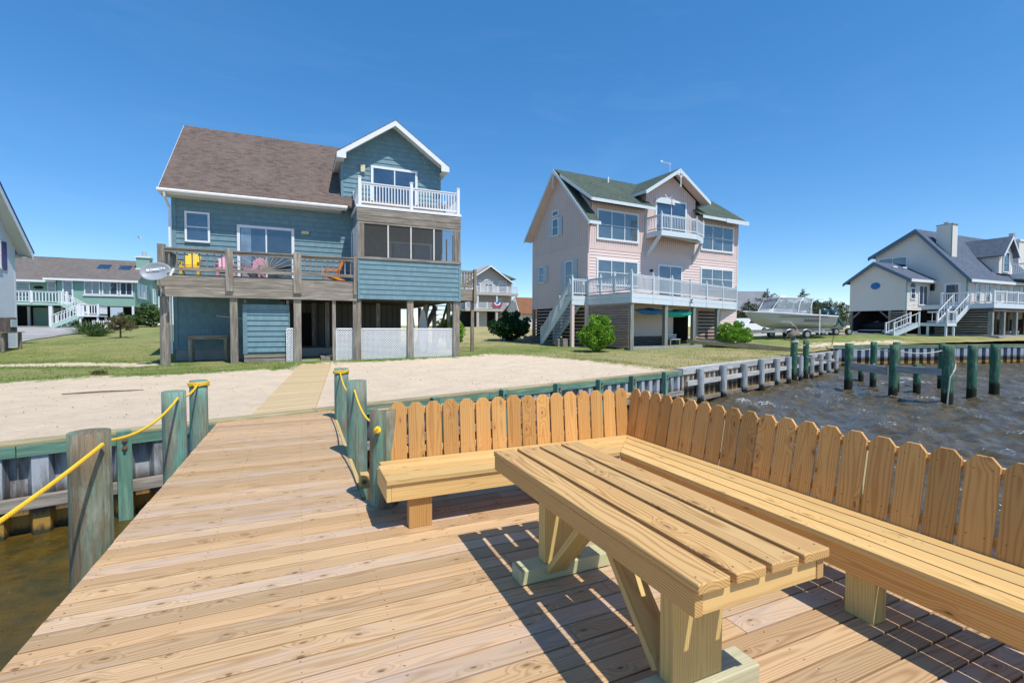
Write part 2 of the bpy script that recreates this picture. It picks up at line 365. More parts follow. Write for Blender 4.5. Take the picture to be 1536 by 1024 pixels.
# ---- sand boardwalk
pth=MB(); n=92
for k in range(n):
    t=k/n; y0=9.50+.45*0+t*12.0; xa=-.87+t*.80; xb=.20+t*.92
    sk=.36*(1-t)   # first boards follow the bulkhead's slant
    yl=y0-.12+ (0 if k>0 else 0); zz=-.012+ .0*t
    a=Vector((xa,yl,0)); b=Vector((xb,yl+sk,0)); w=.124
    pth.add([(a.x,a.y,zz-.035),(b.x,b.y,zz-.035),(b.x+.008,b.y+w,zz-.035),(a.x+.008,a.y+w,zz-.035),(a.x,a.y,zz),(b.x,b.y,zz),(b.x+.008,b.y+w,zz),(a.x+.008,a.y+w,zz)],
      [(0,3,2,1),(4,5,6,7),(0,1,5,4),(1,2,6,5),(2,3,7,6),(3,0,4,7)],
      [(i*.52,j*.06,l) for l in (0,.01) for i,j in ((-1,-1),(1,-1),(1,1),(-1,1))])
o=pth.build('path',M['path']); tag(o,kind='structure')
# ---- L-shaped bench with picket back
bench=thing('corner_bench','L-shaped timber bench with a tall dog-eared picket backrest along two sides of the dock','bench',(3,3.9,0))
ZS=.42; ti=.038
mb=MB()   # left seat: planks along X, mitred into the corner
yf,yb=3.65,4.19; xf,xb=2.73,3.20
yw=[3.65,3.785,3.797,3.932,3.944,4.079,4.091,4.20]; xw=[2.73,2.855,2.867,2.992,3.004,3.129,3.141,3.232]
for k in range(4):
    a,b=yw[2*k],yw[2*k+1]; c,d=xw[2*k],xw[2*k+1]
    for (p,q) in (((.60,a),(.60,b)),):
        vs=[(.575-.0*k,a),(c,a),(d,b),(.575,b)]
        if k==3: vs=[(.60,a),(c,a),(d,b),(.60,b)]
        V=[(x,y,ZS-ti) for x,y in vs]+[(x,y,ZS) for x,y in vs]
        mb.add(V,[(0,3,2,1),(4,5,6,7),(0,1,5,4),(1,2,6,5),(2,3,7,6),(3,0,4,7)],[(x-1.6,y-(a+b)/2,z-ZS) for x,y,z in V])
mb.build('seat',M['bench'],bench,bevel=.003)
mb=MB()
for k in range(4):
    a,b=yw[2*k],yw[2*k+1]; c,d=xw[2*k],xw[2*k+1]
    vs=[(c,-1.7),(d,-1.7),(d,b-.003),(c,a-.003)]
    V=[(x,y,ZS-ti) for x,y in vs]+[(x,y,ZS) for x,y in vs]
    mb.add(V,[(0,3,2,1),(4,5,6,7),(0,1,5,4),(1,2,6,5),(2,3,7,6),(3,0,4,7)],[(y-1.,x-(c+d)/2,z-ZS) for x,y,z in V])
mb.build('seat',M['bench'],bench,bevel=.003)
FZ0,FZ1=.245,ZS-ti-.001
mb=MB(); mb.box(.615,2.735,3.668,3.706,FZ0,FZ1,ax=0); mb.build('fascia',M['bench'],bench,bevel=.003)
mb=MB(); mb.box(.577,.614,3.668,4.16,FZ0,FZ1,ax=1); mb.build('fascia',M['bench'],bench,bevel=.003)
mb=MB(); mb.box(2.748,2.786,-1.7,3.667,FZ0,FZ1,ax=1); mb.build('fascia',M['picket'],bench,bevel=.003)
mb=MB(); mb.box(.62,3.1,4.14,4.178,FZ0,FZ1,ax=0); mb.box(3.18,3.218,-1.7,4.1,FZ0,FZ1,ax=1); mb.split('back_beam',M['picket'],bench,bevel=.003)
for x in (.757,1.95): 
    mb=MB(); mb.box(x,x+.184,3.708,3.80,0,ZS-ti-.002,ax=2); mb.build('leg',M['picket'],bench,bevel=.003)
for y in (-1.1,.2,1.50,2.75):
    mb=MB(); mb.box(2.788,2.90,y,y+.15,0,ZS-ti-.002,ax=2); mb.build('leg',M['leggreen'],bench,bevel=.003)
def picket(o,u,n,lean,h0,h1,w=.1435,t=.018):
    """dog-eared board leaning back along -n"""
    o=Vector(o);u=Vector(u);n=Vector(n); up=(Vector((0,0,1))+n*lean)
    c=.044; sh=[(-w/2,h0),(w/2,h0),(w/2,h1-c),(w/2-c+.004,h1),(-w/2+c-.004,h1),(-w/2,h1-c)]
    vs=[];gc=[]
    for d in (0,t):
        for a,z in sh: vs.append(tuple(o+u*a+up*z+n*d)); gc.append((z-.6,a,d))
    m=MB(); m.add(vs,[(5,4,3,2,1,0),(6,7,8,9,10,11)]+[(i,(i+1)%6,(i+1)%6+6,i+6) for i in range(6)],gc); return m
LE=.09; LR=.17
xs=[.772+.1605*k for k in range(16)]
for k,x in enumerate(xs):
    if x>3.25: break
    picket((x,4.206-.42*LE,0),(1,0,0),(0,1,0),LE,.30,.917+random.uniform(-.008,.006)).build('picket',M['picket'],bench,bevel=.002,seg=1)
y=4.17; k=0
while y>-1.65:
    picket((3.236-.42*LR,y-.0,0),(0,-1,0),(1,0,0),LR,.30,.917+random.uniform(-.004,.004)).build('picket',M['picket'],bench,bevel=.002,seg=1)
    y-=.1605; k+=1
mb=MB()
def lean_rail(z,x0,x1,y0=None): pass
for zz in (.815,.47): oy=4.206+(zz-.42)*LE+.021; mb.box(.60,3.33,oy,oy+.036,zz-.01,zz+.05,ax=0)
for zz in (.815,.47): ox=3.236+(zz-.42)*LR+.026; mb.box(ox,ox+.036,-1.7,4.2,zz-.01,zz+.05,ax=1)
mb.split('back_rail',M['bench'],bench,bevel=.003)
mb=MB()
for x in (1.2,2.3): mb.box(x,x+.038,4.31,4.40,.0,.86,ax=2)
for y in (3.1,1.9,.7,-.5): mb.box(3.37,3.46,y,y+.038,0,.84,ax=2)
mb.split('back_brace',M['treated'],bench)
mb=MB()
for x in xs[:16]:
    if x>3.25: break
    for dx in (-.038,.04):
        for z_ in (.845,.50): mb.cyl((x+dx,4.206+(z_-.42)*LE+.0005,z_),(x+dx,4.206+(z_-.42)*LE-.0015,z_),.0035,n=6)
y=4.17
while y>-1.65:
    for dy in (-.04,.036):
        for z_ in (.845,.50): mb.cyl((3.236+(z_-.42)*LR+.0005,y+dy,z_),(3.236+(z_-.42)*LR-.0015,y+dy,z_),.0035,n=6)
    y-=.1605
for y_ in (4.14,3.75): 
    for x in (.75,.93,1.95,2.13): mb.cyl((x,y_,ZS-.002),(x,y_,ZS+.001),.004,n=6)
for y_ in (1.53,1.61,2.78,2.86,.25):
    for x in (2.79,2.93,3.06): mb.cyl((x,y_,ZS-.002),(x,y_,ZS+.001),.004,n=6)
mb.build('screw_heads',M['bolt'],bench)
# ---- table
tb=thing('picnic_table','tan plank-topped picnic table on two board legs with green treated feet','table',(1.55,2.1,0))
ZT=.732; mb=MB()
for k in range(4): x=1.21+k*.1785; mb.box(x,x+.1495,1.18,3.05,ZT-.038,ZT,ax=1)
mb.build('tabletop',M['table'],tb,bevel=.006,seg=3)
mb=MB(); mb.box(1.214,1.252,1.20,3.04,ZT-.128,ZT-.0395,ax=1); mb.build('apron',M['table'],tb,bevel=.003)
mb=MB(); mb.box(1.852,1.890,1.20,3.04,ZT-.128,ZT-.0395,ax=1); mb.build('apron',M['table'],tb,bevel=.003)
mb=MB()
for k in range(4):
    for y in (1.225,3.008,2.10):
        for dx in (.03,.12): mb.cyl((1.21+k*.1785+dx,y,ZT-.002),(1.21+k*.1785+dx,y,ZT+.001),.004,n=6)
mb.build('screw_heads',M['bolt'],tb)
for y in (1.204,2.99): mb=MB(); mb.box(1.2535,1.8505,y,y+.038,ZT-.127,ZT-.0395,ax=0); mb.build('apron',M['bench'],tb,bevel=.003)
for y in (1.49,2.635):
    mb=MB(); mb.box(1.395,1.67,y,y+.085,.09,ZT-.04,ax=2); mb.build('leg',M['leggreen'],tb,bevel=.004)
    mb=MB(); mb.box(1.215,1.865,y-.035,y+.105,.001,.089,ax=0); mb.build('foot',M['treated'],tb,bevel=.005)
for a_,b_ in (((1.46,1.60,.10),(1.46,2.078,.60)),((1.46,2.60,.06),(1.46,2.12,.60))):
    mb=MB(); mb.bar(a_,b_,.14,.038); mb.build('brace',M['leggreen'],tb,bevel=.003)
mb=MB(); mb.box(1.2535,1.8505,2.08,2.118,ZT-.127,ZT-.0395,ax=0); mb.build('cross_member',M['bench'],tb)
# ---- mooring piles
def pile(name,x,y,r,zt,label,m,group=None,zb=-2.6,cat='piling',top=None,n=20,parent=None,capmat='pile_top'):
    mb=MB(); mb.cyl((x,y,zb),(x+random.uniform(-.01,.01),y,zt),r*1.05,r,n=n,rings=14,wob=.05)
    o=mb.build('pile',m,None,smooth=False)
    for p in o.data.polygons:
        if abs(p.normal.z)<.5: p.use_smooth=True
    o.name=name; tag(o,label,cat,group); return o
GD='piles edging the dock walkway'
Plist=[(-1.42,4.39,.125,.822,'stout stained pile nearest the camera with yellow rope through its head','pile'),
(-1.42,6.87,.122,.80,'green pile with slanted top and rope hole, middle of three left of walkway','pile2'),
(-1.41,8.29,.117,.78,'green pile wrapped with yellow rope at the left side of the walkway','pile2'),
(.655,4.33,.125,.86,'brown stained pile at the end of the bench with a yellow rope knot','pile'),
(.61,6.08,.117,.925,'green pile with a bolt, middle of the three right of the walkway','pile2'),
(.605,8.65,.114,.862,'green pile tied round with yellow rope, nearest the sand on the right of the walkway','pile2')]
for x,y,r,zt,lb,m in Plist: pile('piling',x,y,r,zt,lb,M[m],GD,n=28)
# bolts/blocks by right piles
mb=MB(); mb.box(.505,.60,4.86,4.98,-.02,.12)
o=mb.build('wood_block',M['bench'],None,bevel=.012); tag(o,'small tan wood block with a bolt against the green pile by the walkway','block'); 
mb=MB(); mb.cyl((.545,4.859,.05),(.545,4.84,.05),.022,n=8); mb.cyl((.545,4.8405,.05),(.545,4.82,.05),.012,n=8); mb.build('bolt',M['bolt'],o)
# ---- ropes
def sag(p,q,d,n=18):
    p=Vector(p);q=Vector(q); return [p.lerp(q,t/n)+Vector((0,0,-d*4*(t/n)*(1-t/n))) for t in range(n+1)]
def ring(c,r,z0,turns,n=18,dz=.02): return [Vector((c[0]+r*math.cos(2*math.pi*k/n),c[1]+r*math.sin(2*math.pi*k/n),z0+dz*k/n+.006*math.sin(k*1.7))) for k in range(int(n*turns)+1)]
def twist(mb,pts,r,strands=3,pitch=.045):
    # resample, three strands laid round the centre line
    P=[Vector(p) for p in pts]; out=[];
    for a,b in zip(P,P[1:]):
        m=max(1,int((b-a).length/.008)); out+=[a.lerp(b,k/m) for k in range(m)]
    out.append(P[-1]); L=0; S3=[[] for _ in range(strands)]
    for k,p in enumerate(out):
        if k: L+=(p-out[k-1]).length
        t=(out[min(k+1,len(out)-1)]-out[max(k-1,0)]).normalized(); x=t.cross(Vector((0,0,1)));x=x.normalized() if x.length>1e-3 else Vector((1,0,0)); y=t.cross(x)
        for j in range(strands):
            a=2*math.pi*(L/pitch+j/strands); S3[j].append(p+(x*math.cos(a)+y*math.sin(a))*r*.55)
    for q in S3: mb.tube(q,r*.6,n=5)
mb=MB()
twist(mb,sag((-1.32,4.29,.74),(-1.62,2.0,.47),.05),.0125)
twist(mb,sag((-1.42,4.50,.72),(-1.36,6.75,.73),.12),.0125)
twist(mb,sag((-1.38,6.98,.72),(-1.40,8.17,.74),.06),.011)
twist(mb,ring((-1.41,8.29),.127,.70,3.1,dz=.018),.011)
twist(mb,[(-1.46,8.16,.74),(-1.43,8.155,.69),(-1.50,8.17,.61)],.011)
o=mb.build('rope',M['rope']); tag(o,'yellow twisted rope strung through the heads of the left walkway piles','rope')
mb=MB()
twist(mb,ring((.605,8.65),.123,.78,3.1,dz=.016),.010)
twist(mb,sag((.585,8.52,.79),(.58,6.20,.80),.14),.010)
twist(mb,sag((.57,5.965,.82),(.62,4.46,.72),.12),.010)
for k in range(9):
    a=k*.7; mb.ball((.585+.017*math.cos(a),4.195+.012*math.sin(a*2),.70+.017*math.sin(a)),(.016,.014,.016),n=7,m=5)
o=mb.build('rope',M['rope']); tag(o,'yellow rope with a knotted end joining the piles on the right of the walkway','rope')
# ---- bulkheads
def A(x): return 9.4+.3*x
def sheets(name,pts,z0,z1,period,depth,mat,parent):
    """corrugated wall along a polyline"""
    mb=MB()
    for (x0,y0),(x1,y1) in zip(pts,pts[1:]):
        L=math.hypot(x1-x0,y1-y0); fr=frame((x0,y0,0),(x1-x0,y1-y0)); mb.fr=fr; a=0
        while a<L:
            p=period
            prof=[(a,0),(a+.38*p,0),(a+.5*p,-depth),(a+.88*p,-depth),(a+p,0)]
            for (a0,d0),(a1,d1) in zip(prof,prof[1:]):
                a1=min(a1,L+.01); mb.add([(a0,d0,z0),(a1,d1,z0),(a1,d1,z1),(a0,d0,z1)],[(0,1,2,3)])
            a+=p
    return mb.build(name,mat,parent)
bh=thing('bulkhead','green timber bulkhead with a tan cap and white vinyl sheet piling below the sand','bulkhead',(0,9.4,-1.2))
x0,x1=-24,12.5
fr=frame((x0,A(x0),0),(1,.3))
L=(x1-x0)*math.hypot(1,.3)
mb=MB(fr)
a=0
while a<L: b=min(a+random.uniform(3.4,4.9),L); mb.box(a+.004,b-.004,-.30,.02,-.012,.026,ax=0); a=b
mb.build('cap',M['cap_tan'],bh,bevel=.004)
mb=MB(fr); a=0
while a<L: b=min(a+random.uniform(3.4,4.9),L); mb.box(a+.004,b-.004,-.04,.03,-.165,-.0135,ax=0); a=b
mb.build('face_board',M['cap_green'],bh,bevel=.003)
mb=MB(fr); mb.box(0,L,.0,.10,-.86,-.70,ax=0); mb.build('waler',M['gray'],bh,bevel=.004)
sheets('sheet_piling',[(x0,A(x0)),(x1,A(x1))],-1.9,-.168,.44,.17,M['sheet'],bh)
def ax(x): return (x-x0)*math.hypot(1,.3)
for x in [-13,-11.2,-9.4,-7.7,-6,-4.3,-2.42,2.6,4.45,6.25,7.95,9.5,11.3]:
    a=ax(x); mb=MB(fr); mb.box(a-.085,a+.085,.035,.18,-2.0,.045+random.uniform(-.01,.02),ax=2); p=mb.build('post',M['cap_green'],bh,bevel=.006)
    for zz in (-.07,-.18): mb=MB(fr); mb.cyl((a,.18,zz),(a,.20,zz),.034,n=10); mb.cyl((a,.199,zz),(a,.235,zz),.018,n=6); mb.build('bolt',M['bolt'],p)
# grey bulkhead
g0=(12.5,13.15);g1=(30.5,19.1); gb=thing('bulkhead','pale weathered bulkhead with round grey piles in front of the lawn','bulkhead',(21,16,-1.2))
fr=frame((*g0,0),(g1[0]-g0[0],g1[1]-g0[1])); L=math.hypot(g1[0]-g0[0],g1[1]-g0[1])
mb=MB(fr); a=0
while a<L: b=min(a+random.uniform(3,4.4),L); mb.box(a+.006,b-.006,-.32,.05,.03,.085,ax=0); a=b
mb.build('cap',M['graywhite'],gb,bevel=.006)
mb=MB(fr); a=0
while a<L: b=min(a+random.uniform(3,4.4),L); mb.box(a+.006,b-.006,-.02,.05,-.14,.028,ax=0); a=b
mb.build('face_board',M['graywhite'],gb,bevel=.004)
ps=[1.05,3.0,5.0,6.9,8.8,10.4,12.2,14.0,15.7,17.2,18.8]
mb=MB(fr)
for p,q in zip([.1]+ps,ps+[L]): mb.box(p+.10,q-.10,.05,.14,-.56,-.38,ax=0)
mb.build('waler',M['graywhite'],gb,bevel=.006)
mb=MB(fr)
for p,q in zip([.1]+ps,ps+[L]): mb.box(p+.10,q-.10,.05,.14,-1.18,-1.02,ax=0)
mb.build('waler',M['gray'],gb,bevel=.006)
sheets('sheet_piling',[g0,g1],-1.9,-.14,.42,.15,M['sheet2'],gb)
for a in ps:
    mb=MB(fr); mb.cyl((a,.18,-2.2),(a,.18,.02+random.uniform(-.02,.12)),.145,.135,n=14,rings=5,wob=.05); mb.build('post',M['graypile'],gb,smooth=False)
# far bulkhead
M['sheetfar']=sheetmat('pale_sheet_piling',(.34,.36,.42),(.24,.27,.33))
def darkmat():
    return paint('dark_green_recess',(.012,.035,.035),.6,.3,3)
M['dkgreen']=darkmat()
fb=thing('bulkhead','far bulkhead of broad pale and dark green ribs under a tan cap','bulkhead',(45,20,-1.2))
FP=[(30.5,19.1),(35.2,22.3),(41,21.25),(47,20.0),(52.5,18.7),(62,16.2),(75,13.0)]
mbc=MB();mbf=MB();mbp=MB();mbd=MB()
for (xa,ya),(xb,yb) in zip(FP,FP[1:]):
    fr=frame((xa,ya,0),(xb-xa,yb-ya)); L=math.hypot(xb-xa,yb-ya)
    for m in (mbc,mbf,mbp,mbd): m.fr=fr
    mbc.box(-.03,L,-.30,.06,.215,.265,ax=0); mbf.box(0,L,-.02,.04,.02,.214,ax=0); mbd.box(0,L,-.34,-.30,-2,.015)
    a=0
    while a<L-.1:
        mbp.add([(a,0,-2),(a+.34,0,-2),(a+.34,0,.018),(a,0,.018)],[(0,1,2,3)]); 
        mbp.add([(a+.34,0,-2),(a+.38,-.28,-2),(a+.38,-.28,.018),(a+.34,0,.018)],[(0,1,2,3)]); mbp.add([(a,0,-2),(a-.04,-.28,-2),(a-.04,-.28,.018),(a,0,.018)],[(3,2,1,0)])
        a+=.72
mbc.build('cap',M['cap_tan'],fb); mbf.build('face_board',M['cap_green'],fb); mbp.build('sheet_piling',M['sheetfar'],fb); mbd.build('recess',M['dkgreen'],fb)
# ---- boat-slip piles in the water
GS='green piles of the boat slips'
slip=[('nest',23.18,16.5,.16,.99,'green pile topped by a perched brown bird figure and white rope'),
('p2',24.66,16.88,.14,.89,'green pile just behind the one with the bird, tied with pale rope'),
('a',22.81,13.59,.16,.86,'green pile holding the left end of the white crossbeam'),
('b',24.4,13.44,.13,.92,'thin green pile standing behind the white crossbeam, against the far bulkhead'),
('c',21.51,11.12,.145,.90,'green pile where the two white crossbeams meet, nearer one of a pair'),
('c2',23.35,11.97,.13,.97,'green pile close behind the pile where the crossbeams meet'),
('s1',26.16,14.98,.12,-.29,'shortest green stub pile below the left crossbeam'),
('s2',23.74,11.39,.13,.07,'low green stub pile showing just above the right crossbeam'),
('d',26.83,11.94,.13,.87,'slim green pile left of and behind the rope-hung pile'),
('e',21.53,9.39,.17,.94,'thickest green pile, hung with a white rope at the right end of the crossbeam'),
('f',24.47,9.89,.15,.91,'green pile second from the right in the open water'),
('g',27.38,10.31,.165,.89,'rightmost green pile in the open water')]
for k,x,y,r,zt,lb in slip: pile('piling',x,y,r,zt,lb,M['gpile'],GS,n=18)
mb=MB(); mb.bar((22.66,13.40,-.15),(21.50,11.36,-.15),.05,.33); mb.cyl((22.0,12.1,.03),(22.0,12.1,.07),.05,n=8); o=mb.build('crossbeam',M['graywhite'],bevel=.01); tag(o,'white board bolted between two green piles, left crossbeam','beam','crossbeams between the slip piles')
mb=MB(); mb.bar((21.40,10.98,-.03),(21.40,9.50,-.03),.05,.26); o=mb.build('crossbeam',M['graywhite'],bevel=.01); tag(o,'white board bolted between two green piles, right crossbeam by the hanging rope','beam','crossbeams between the slip piles')
M['whiterope']=paint('white_rope',(.60,.57,.50),.8,.3,20)
mb=MB(); mb.tube(sag((24.5,13.4,.62),(23.4,12.1,.58),.05),.022,n=6); mb.tube(sag((23.4,11.9,.58),(26.8,11.9,.55),.12),.022,n=6); mb.tube(sag((22.9,13.6,.6),(24.4,13.5,.6),.05),.022,n=6)
o=mb.build('rope',M['whiterope']); tag(o,'slack white rope strung between the green slip piles','rope')
mb=MB(); mb.tube([(21.66,9.26,.45),(21.70,9.25,.28),(21.60,9.21,.12),(21.46,9.2,-.02),(21.37,9.25,-.2),(21.34,9.27,-.7),(21.34,9.3,-1.3)],.025,n=6)
o=mb.build('rope',M['whiterope']); tag(o,'white rope hanging down the thickest green pile into the water','rope')
mb=MB(); mb.tube(ring((23.18,16.5),.175,.80,3.2,dz=.03),.028,n=6); mb.tube(sag((23.3,16.5,.82),(24.55,16.85,.62),.05),.022,n=6); mb.tube(sag((24.75,16.9,.6),(33,21.5,.35),.15),.022,n=6); mb.tube(sag((24.6,16.8,.0),(22.9,13.8,-.05),.02),.03,n=6)
o=mb.build('rope',M['whiterope']); tag(o,'pale rope wound round the bird-topped pile and running to the bank','rope')
# perched bird figure (pelican shape)
M['bird']=paint('brown_plumage',(.16,.11,.08),.8,.4,12,(.32,.27,.22)); M['bill']=paint('pale_bill',(.62,.60,.52),.6,.2,10)
mb=MB(); c=Vector((23.18,16.5,1.0))
pts=[c+Vector(p) for p in ((-.28,.10,.12),(-.16,.06,.20),(0,0,.25),(.10,-.02,.30),(.14,-.03,.40),(.10,-.02,.52),(.04,0,.60))]
mb.tube(pts,[.05,.13,.17,.15,.075,.055,.05],n=10)
bd=mb.build('bird_figure',M['bird'],smooth=True); tag(bd,'brown pelican-like bird figure perched on a green pile','bird')
mb=MB(); mb.ball(tuple(c+Vector((.02,0,.62))),(.075,.06,.065),n=10,m=8); mb.build('head',M['bird'],bd,smooth=True)
mb=MB(); mb.tube([c+Vector((-.02,0,.63)),c+Vector((-.14,.02,.72)),c+Vector((-.30,.04,.86))],[.035,.022,.008],n=6); mb.build('bill',M['bill'],bd,smooth=True)
for s_ in (-1,1):
    mb=MB(); mb.tube([c+Vector((.08,s_*.15-.02,.28)),c+Vector((-.12,s_*.16+.05,.18)),c+Vector((-.36,s_*.10+.1,.06))],[.07,.09,.02],n=8); mb.build('wing',M['bird'],bd,smooth=True)
    mb=MB(); mb.cyl(c+Vector((.02,s_*.05,-.02)),c+Vector((.02,s_*.05,.14)),.018,n=6); mb.build('leg',M['bill'],bd)
# ---------------------------------------------------------------- land, water
CF=(math.sin(.41586),math.cos(.41586)); CR=(CF[1],-CF[0])
def gh(x,y):
    """ground height: nearly level sand by the water, rising lawn behind"""
    x=np.asarray(x,float);y=np.asarray(y,float)
    D=x*CF[0]+y*CF[1]; a=(x*CR[0]+y*CR[1])/np.maximum(D,1)
    pl=np.interp(D,[0,12,19,22,26.5,50,80],[-.03,-.03,0,.06,.34,1.5,1.6])
    pc=np.interp(D,[0,12,20,27.5,32,37,60,80],[-.03,-.03,.0,.20,.25,.37,.95,1.42])
    prr=np.interp(D,[0,17,20,30,36,41,46,60,80],[.02,.04,.06,.2,.28,.82,.95,1.2,1.4])
    w1=np.clip((a+.62)/.25,0,1); w2=np.clip((a-.38)/.22,0,1)
    w1=w1*w1*(3-2*w1); w2=w2*w2*(3-2*w2)
    return (pl*(1-w1)+pc*w1)*(1-w2)+prr*w2
G=lambda x,y: float(gh(x,y))
# shore polyline (outer line where the ground sheet begins, just under the caps)
SH=[(-70,A(-70)-.0),(-24,A(-24)),(12.5,13.15),(30.5,19.1),(35.2,22.3),(41,21.25),(47,20.0),(52.5,18.7),(62,16.2),(75,13.0),(140,-2)]
SH=[(x,y+.12) for x,y in SH]
def shore_r(th):
    dx,dy=math.sin(th),math.cos(th); best=1e9
    for (x0,y0),(x1,y1) in zip(SH,SH[1:]):
        ex,ey=x1-x0,y1-y0; den=dx*ey-dy*ex
        if abs(den)<1e-9: continue
        t=(x0*ey-y0*ex)/den; u=(x0*dy-y0*dx)/den
        if t>0 and -1e-6<=u<=1+1e-6: best=min(best,t)
    return best
th=np.unique(np.concatenate([np.linspace(R(-72),R(88),900),[math.atan2(x,y) for x,y in SH]]))
th=th[(th>R(-74))&(th<R(88))]
r0=np.array([shore_r(t) for t in th]); ok=r0<1e8; th=th[ok]; r0=r0[ok]
NR=230; k=np.linspace(0,1,NR); dr=np.concatenate([[0],np.cumsum(.11*1.031**np.arange(NR-1))]); dr=dr/dr[-1]*70
dr=np.concatenate([dr,[90,130,200,400,900,2500]])
RR_=r0[:,None]+dr[None,:]; X=np.sin(th)[:,None]*RR_; Y_=np.cos(th)[:,None]*RR_; Z=gh(X,Y_)
# small relief
nz=lambda x,y,s,sd: np.sin(x*s+sd)*np.cos(y*s*1.13-sd)+.5*np.sin(x*s*2.3+1.7*sd+y*s)+.3*np.cos(y*s*4.1+sd-x*s*2.7)
Z=Z+.012*nz(X,Y_,1.3,.4)+.006*nz(X,Y_,5.1,1.4)+.003*nz(X+.3*np.sin(Y_*2),Y_,11.3,.7)
onpath=(X>-1.05)&(X<1.3)&(Y_>9.2)&(Y_<21.8); Z=np.where(onpath,np.minimum(Z,-.055),Z)
# sand mask
SP=[(-30,7.5),(-20,12.8),(-9.5,17.2),(-7.6,17.5),(-6.1,18.6),(-4.1,18.3),(-2.3,18.8),(-.3,19.8),(.2,21.6),(1.3,21.8),(1.6,21.3),(3.7,21.6),(6.8,22.0),(9.0,23.0),(10.3,21.7),(11.6,18.7),(12.1,16.5),(12.3,13.9),(12.6,12.5),(5,8),(-30,-8)]
SP2=[(-13,24.2),(-10.1,24.0),(-8.1,23.6),(-5.9,22.4),(-4.9,22.6),(-5.1,23.5),(-8.6,25.2),(-11.3,25.6),(-13,25.4)]
SP3=[(9.4,35),(10.6,35.5),(11.6,34.6),(10.5,33.8)]; SP4=[(31,21.3),(36,24),(44,22.6),(43,21.9),(36,22.6),(33.5,21.4)]
def sdist(P,x,y):
    sh=x.shape; x=x.ravel();y=y.ravel(); d=np.full(x.shape,1e9); ins=np.zeros(x.shape,bool); n=len(P)
    for i in range(n):
        (xa,ya),(xb,yb)=P[i],P[(i+1)%n]; ex,ey=xb-xa,yb-ya; t=np.clip(((x-xa)*ex+(y-ya)*ey)/(ex*ex+ey*ey),0,1)
        d=np.minimum(d,np.hypot(x-xa-t*ex,y-ya-t*ey)); c=((ya>y)!=(yb>y))&(x<(xb-xa)*(y-ya)/((yb-ya) if abs(yb-ya)>1e-9 else 1e-9)+xa); ins^=c
    return np.where(ins,d,-d).reshape(sh)
def sand(x,y):
    s=np.maximum(sdist(SP,x,y),np.maximum(sdist(SP2,x,y)*1.0,np.maximum(sdist(SP3,x,y),sdist(SP4,x,y)*.8)))
    return np.clip(s/1.3,-1,1)
sd=sand(X,Y_)
# lush strip right behind the sand, dry lawn farther off
lush=np.exp(-((np.maximum(-sd,0)*1.3-.5)/1.0)**2)*(sd<.2)
lush=np.where(X>9,np.exp(-((Y_-26)/5)**2)*.75,lush)
nT,nR=X.shape; idx=np.arange(nT*nR).reshape(nT,nR)
Fc=np.stack([idx[:-1,:-1],idx[1:,:-1],idx[1:,1:],idx[:-1,1:]],-1).reshape(-1,4)[:,::-1]
s=NT('ground'); p=s.pos(); sa=s.attr('sand',2); lu=s.attr('lush',2)
n1=s.noise(p,1.1,5,.62); n2=s.noise(p,7,5,.7); n3=s.noise(p,45,4,.7); n4=s.noise(p,.35,4,.6); n5=s.noise(s.vm('ADD',p,(7.,3.,0)),2.6,5,.65)
sc=s.mix(s.mr(n1,.35,.65,0,1),(.80,.64,.46),(.70,.56,.41)); sc=s.mix(s.mr(n2,.52,.78,0,.45),sc,(.50,.39,.27)); sc=s.mix(s.mr(n3,.62,.82,0,.5),sc,(.26,.21,.16))
sx=s.noise(s.vm('MULTIPLY',p,(1.5,6,1)),1,4,.6); sc=s.mix(s.mr(sx,.5,.7,0,.3),sc,(.80,.66,.48))
gc_=s.mix(s.mr(n5,.35,.68,0,1),(.17,.20,.05),(.38,.34,.15)); gc_=s.mix(s.mr(n4,.32,.52,0,.9),gc_,(.52,.42,.21))
gc_=s.mix(s.math('MULTIPLY',lu,s.mr(n1,.3,.6,.45,1)),gc_,(.10,.22,.03)); gc_=s.mix(s.mr(n3,.45,.75,0,.6),gc_,(.05,.065,.018)); gc_=s.mix(s.mr(n2,.5,.8,0,.35),gc_,(.36,.31,.16))
f=s.math('ADD',sa,s.math('MULTIPLY',s.math('SUBTRACT',n5,.5),2.6)); f=s.math('ADD',f,s.math('MULTIPLY',s.math('SUBTRACT',n2,.5),1.8))
s.set(col=s.mix(s.mr(f,-.12,.12,0,1),gc_,sc),rough=.95,spec=.1,nrm=s.bump(s.math('ADD',n3,s.math('MULTIPLY',n2,2)),.035,.9))
M['ground']=s.m
o=npmesh('ground',np.stack([X,Y_,Z],-1).reshape(-1,3),Fc,s.m,attrs={'sand':sd.ravel(),'lush':lush.ravel()},smooth=True); tag(o,kind='structure')
def Gz(x,y): return float(gh(x,y)+.012*nz(np.float64(x),np.float64(y),1.3,.4))
# ---- water
th=np.linspace(R(-110),R(120),1050); rr=np.concatenate([np.linspace(.6,3,60)[:-1],3*np.exp(np.linspace(0,math.log(200/3),560))])
X=np.sin(th)[:,None]*rr[None,:]; Y_=np.cos(th)[:,None]*rr[None,:]; Z=np.zeros_like(X)
keep_amp=np.clip((X*.9+Y_*.2-1)/6,0,1)*.75+.25
for lam in (3.1,2.3,1.7,1.25,.92,.7,.52,.4,.31,.24,.18):
    for j in range(3):
        a=2.6+rng.normal()*.75; kx,ky=math.cos(a)*6.283/lam,math.sin(a)*6.283/lam; ph=rng.uniform(0,6.28)
        q=X*kx+Y_*ky+ph+.7*np.sin(X*.37*ky+j)+.6*np.cos(Y_*.31*kx-j)
        vis=np.clip(lam/(rr*.006)-.6,0,1)[None,:]
        Z+=vis*(.0165 if lam>1 else .026)*lam**.9*(np.exp(np.sin(q)-1)*1.6-.7)
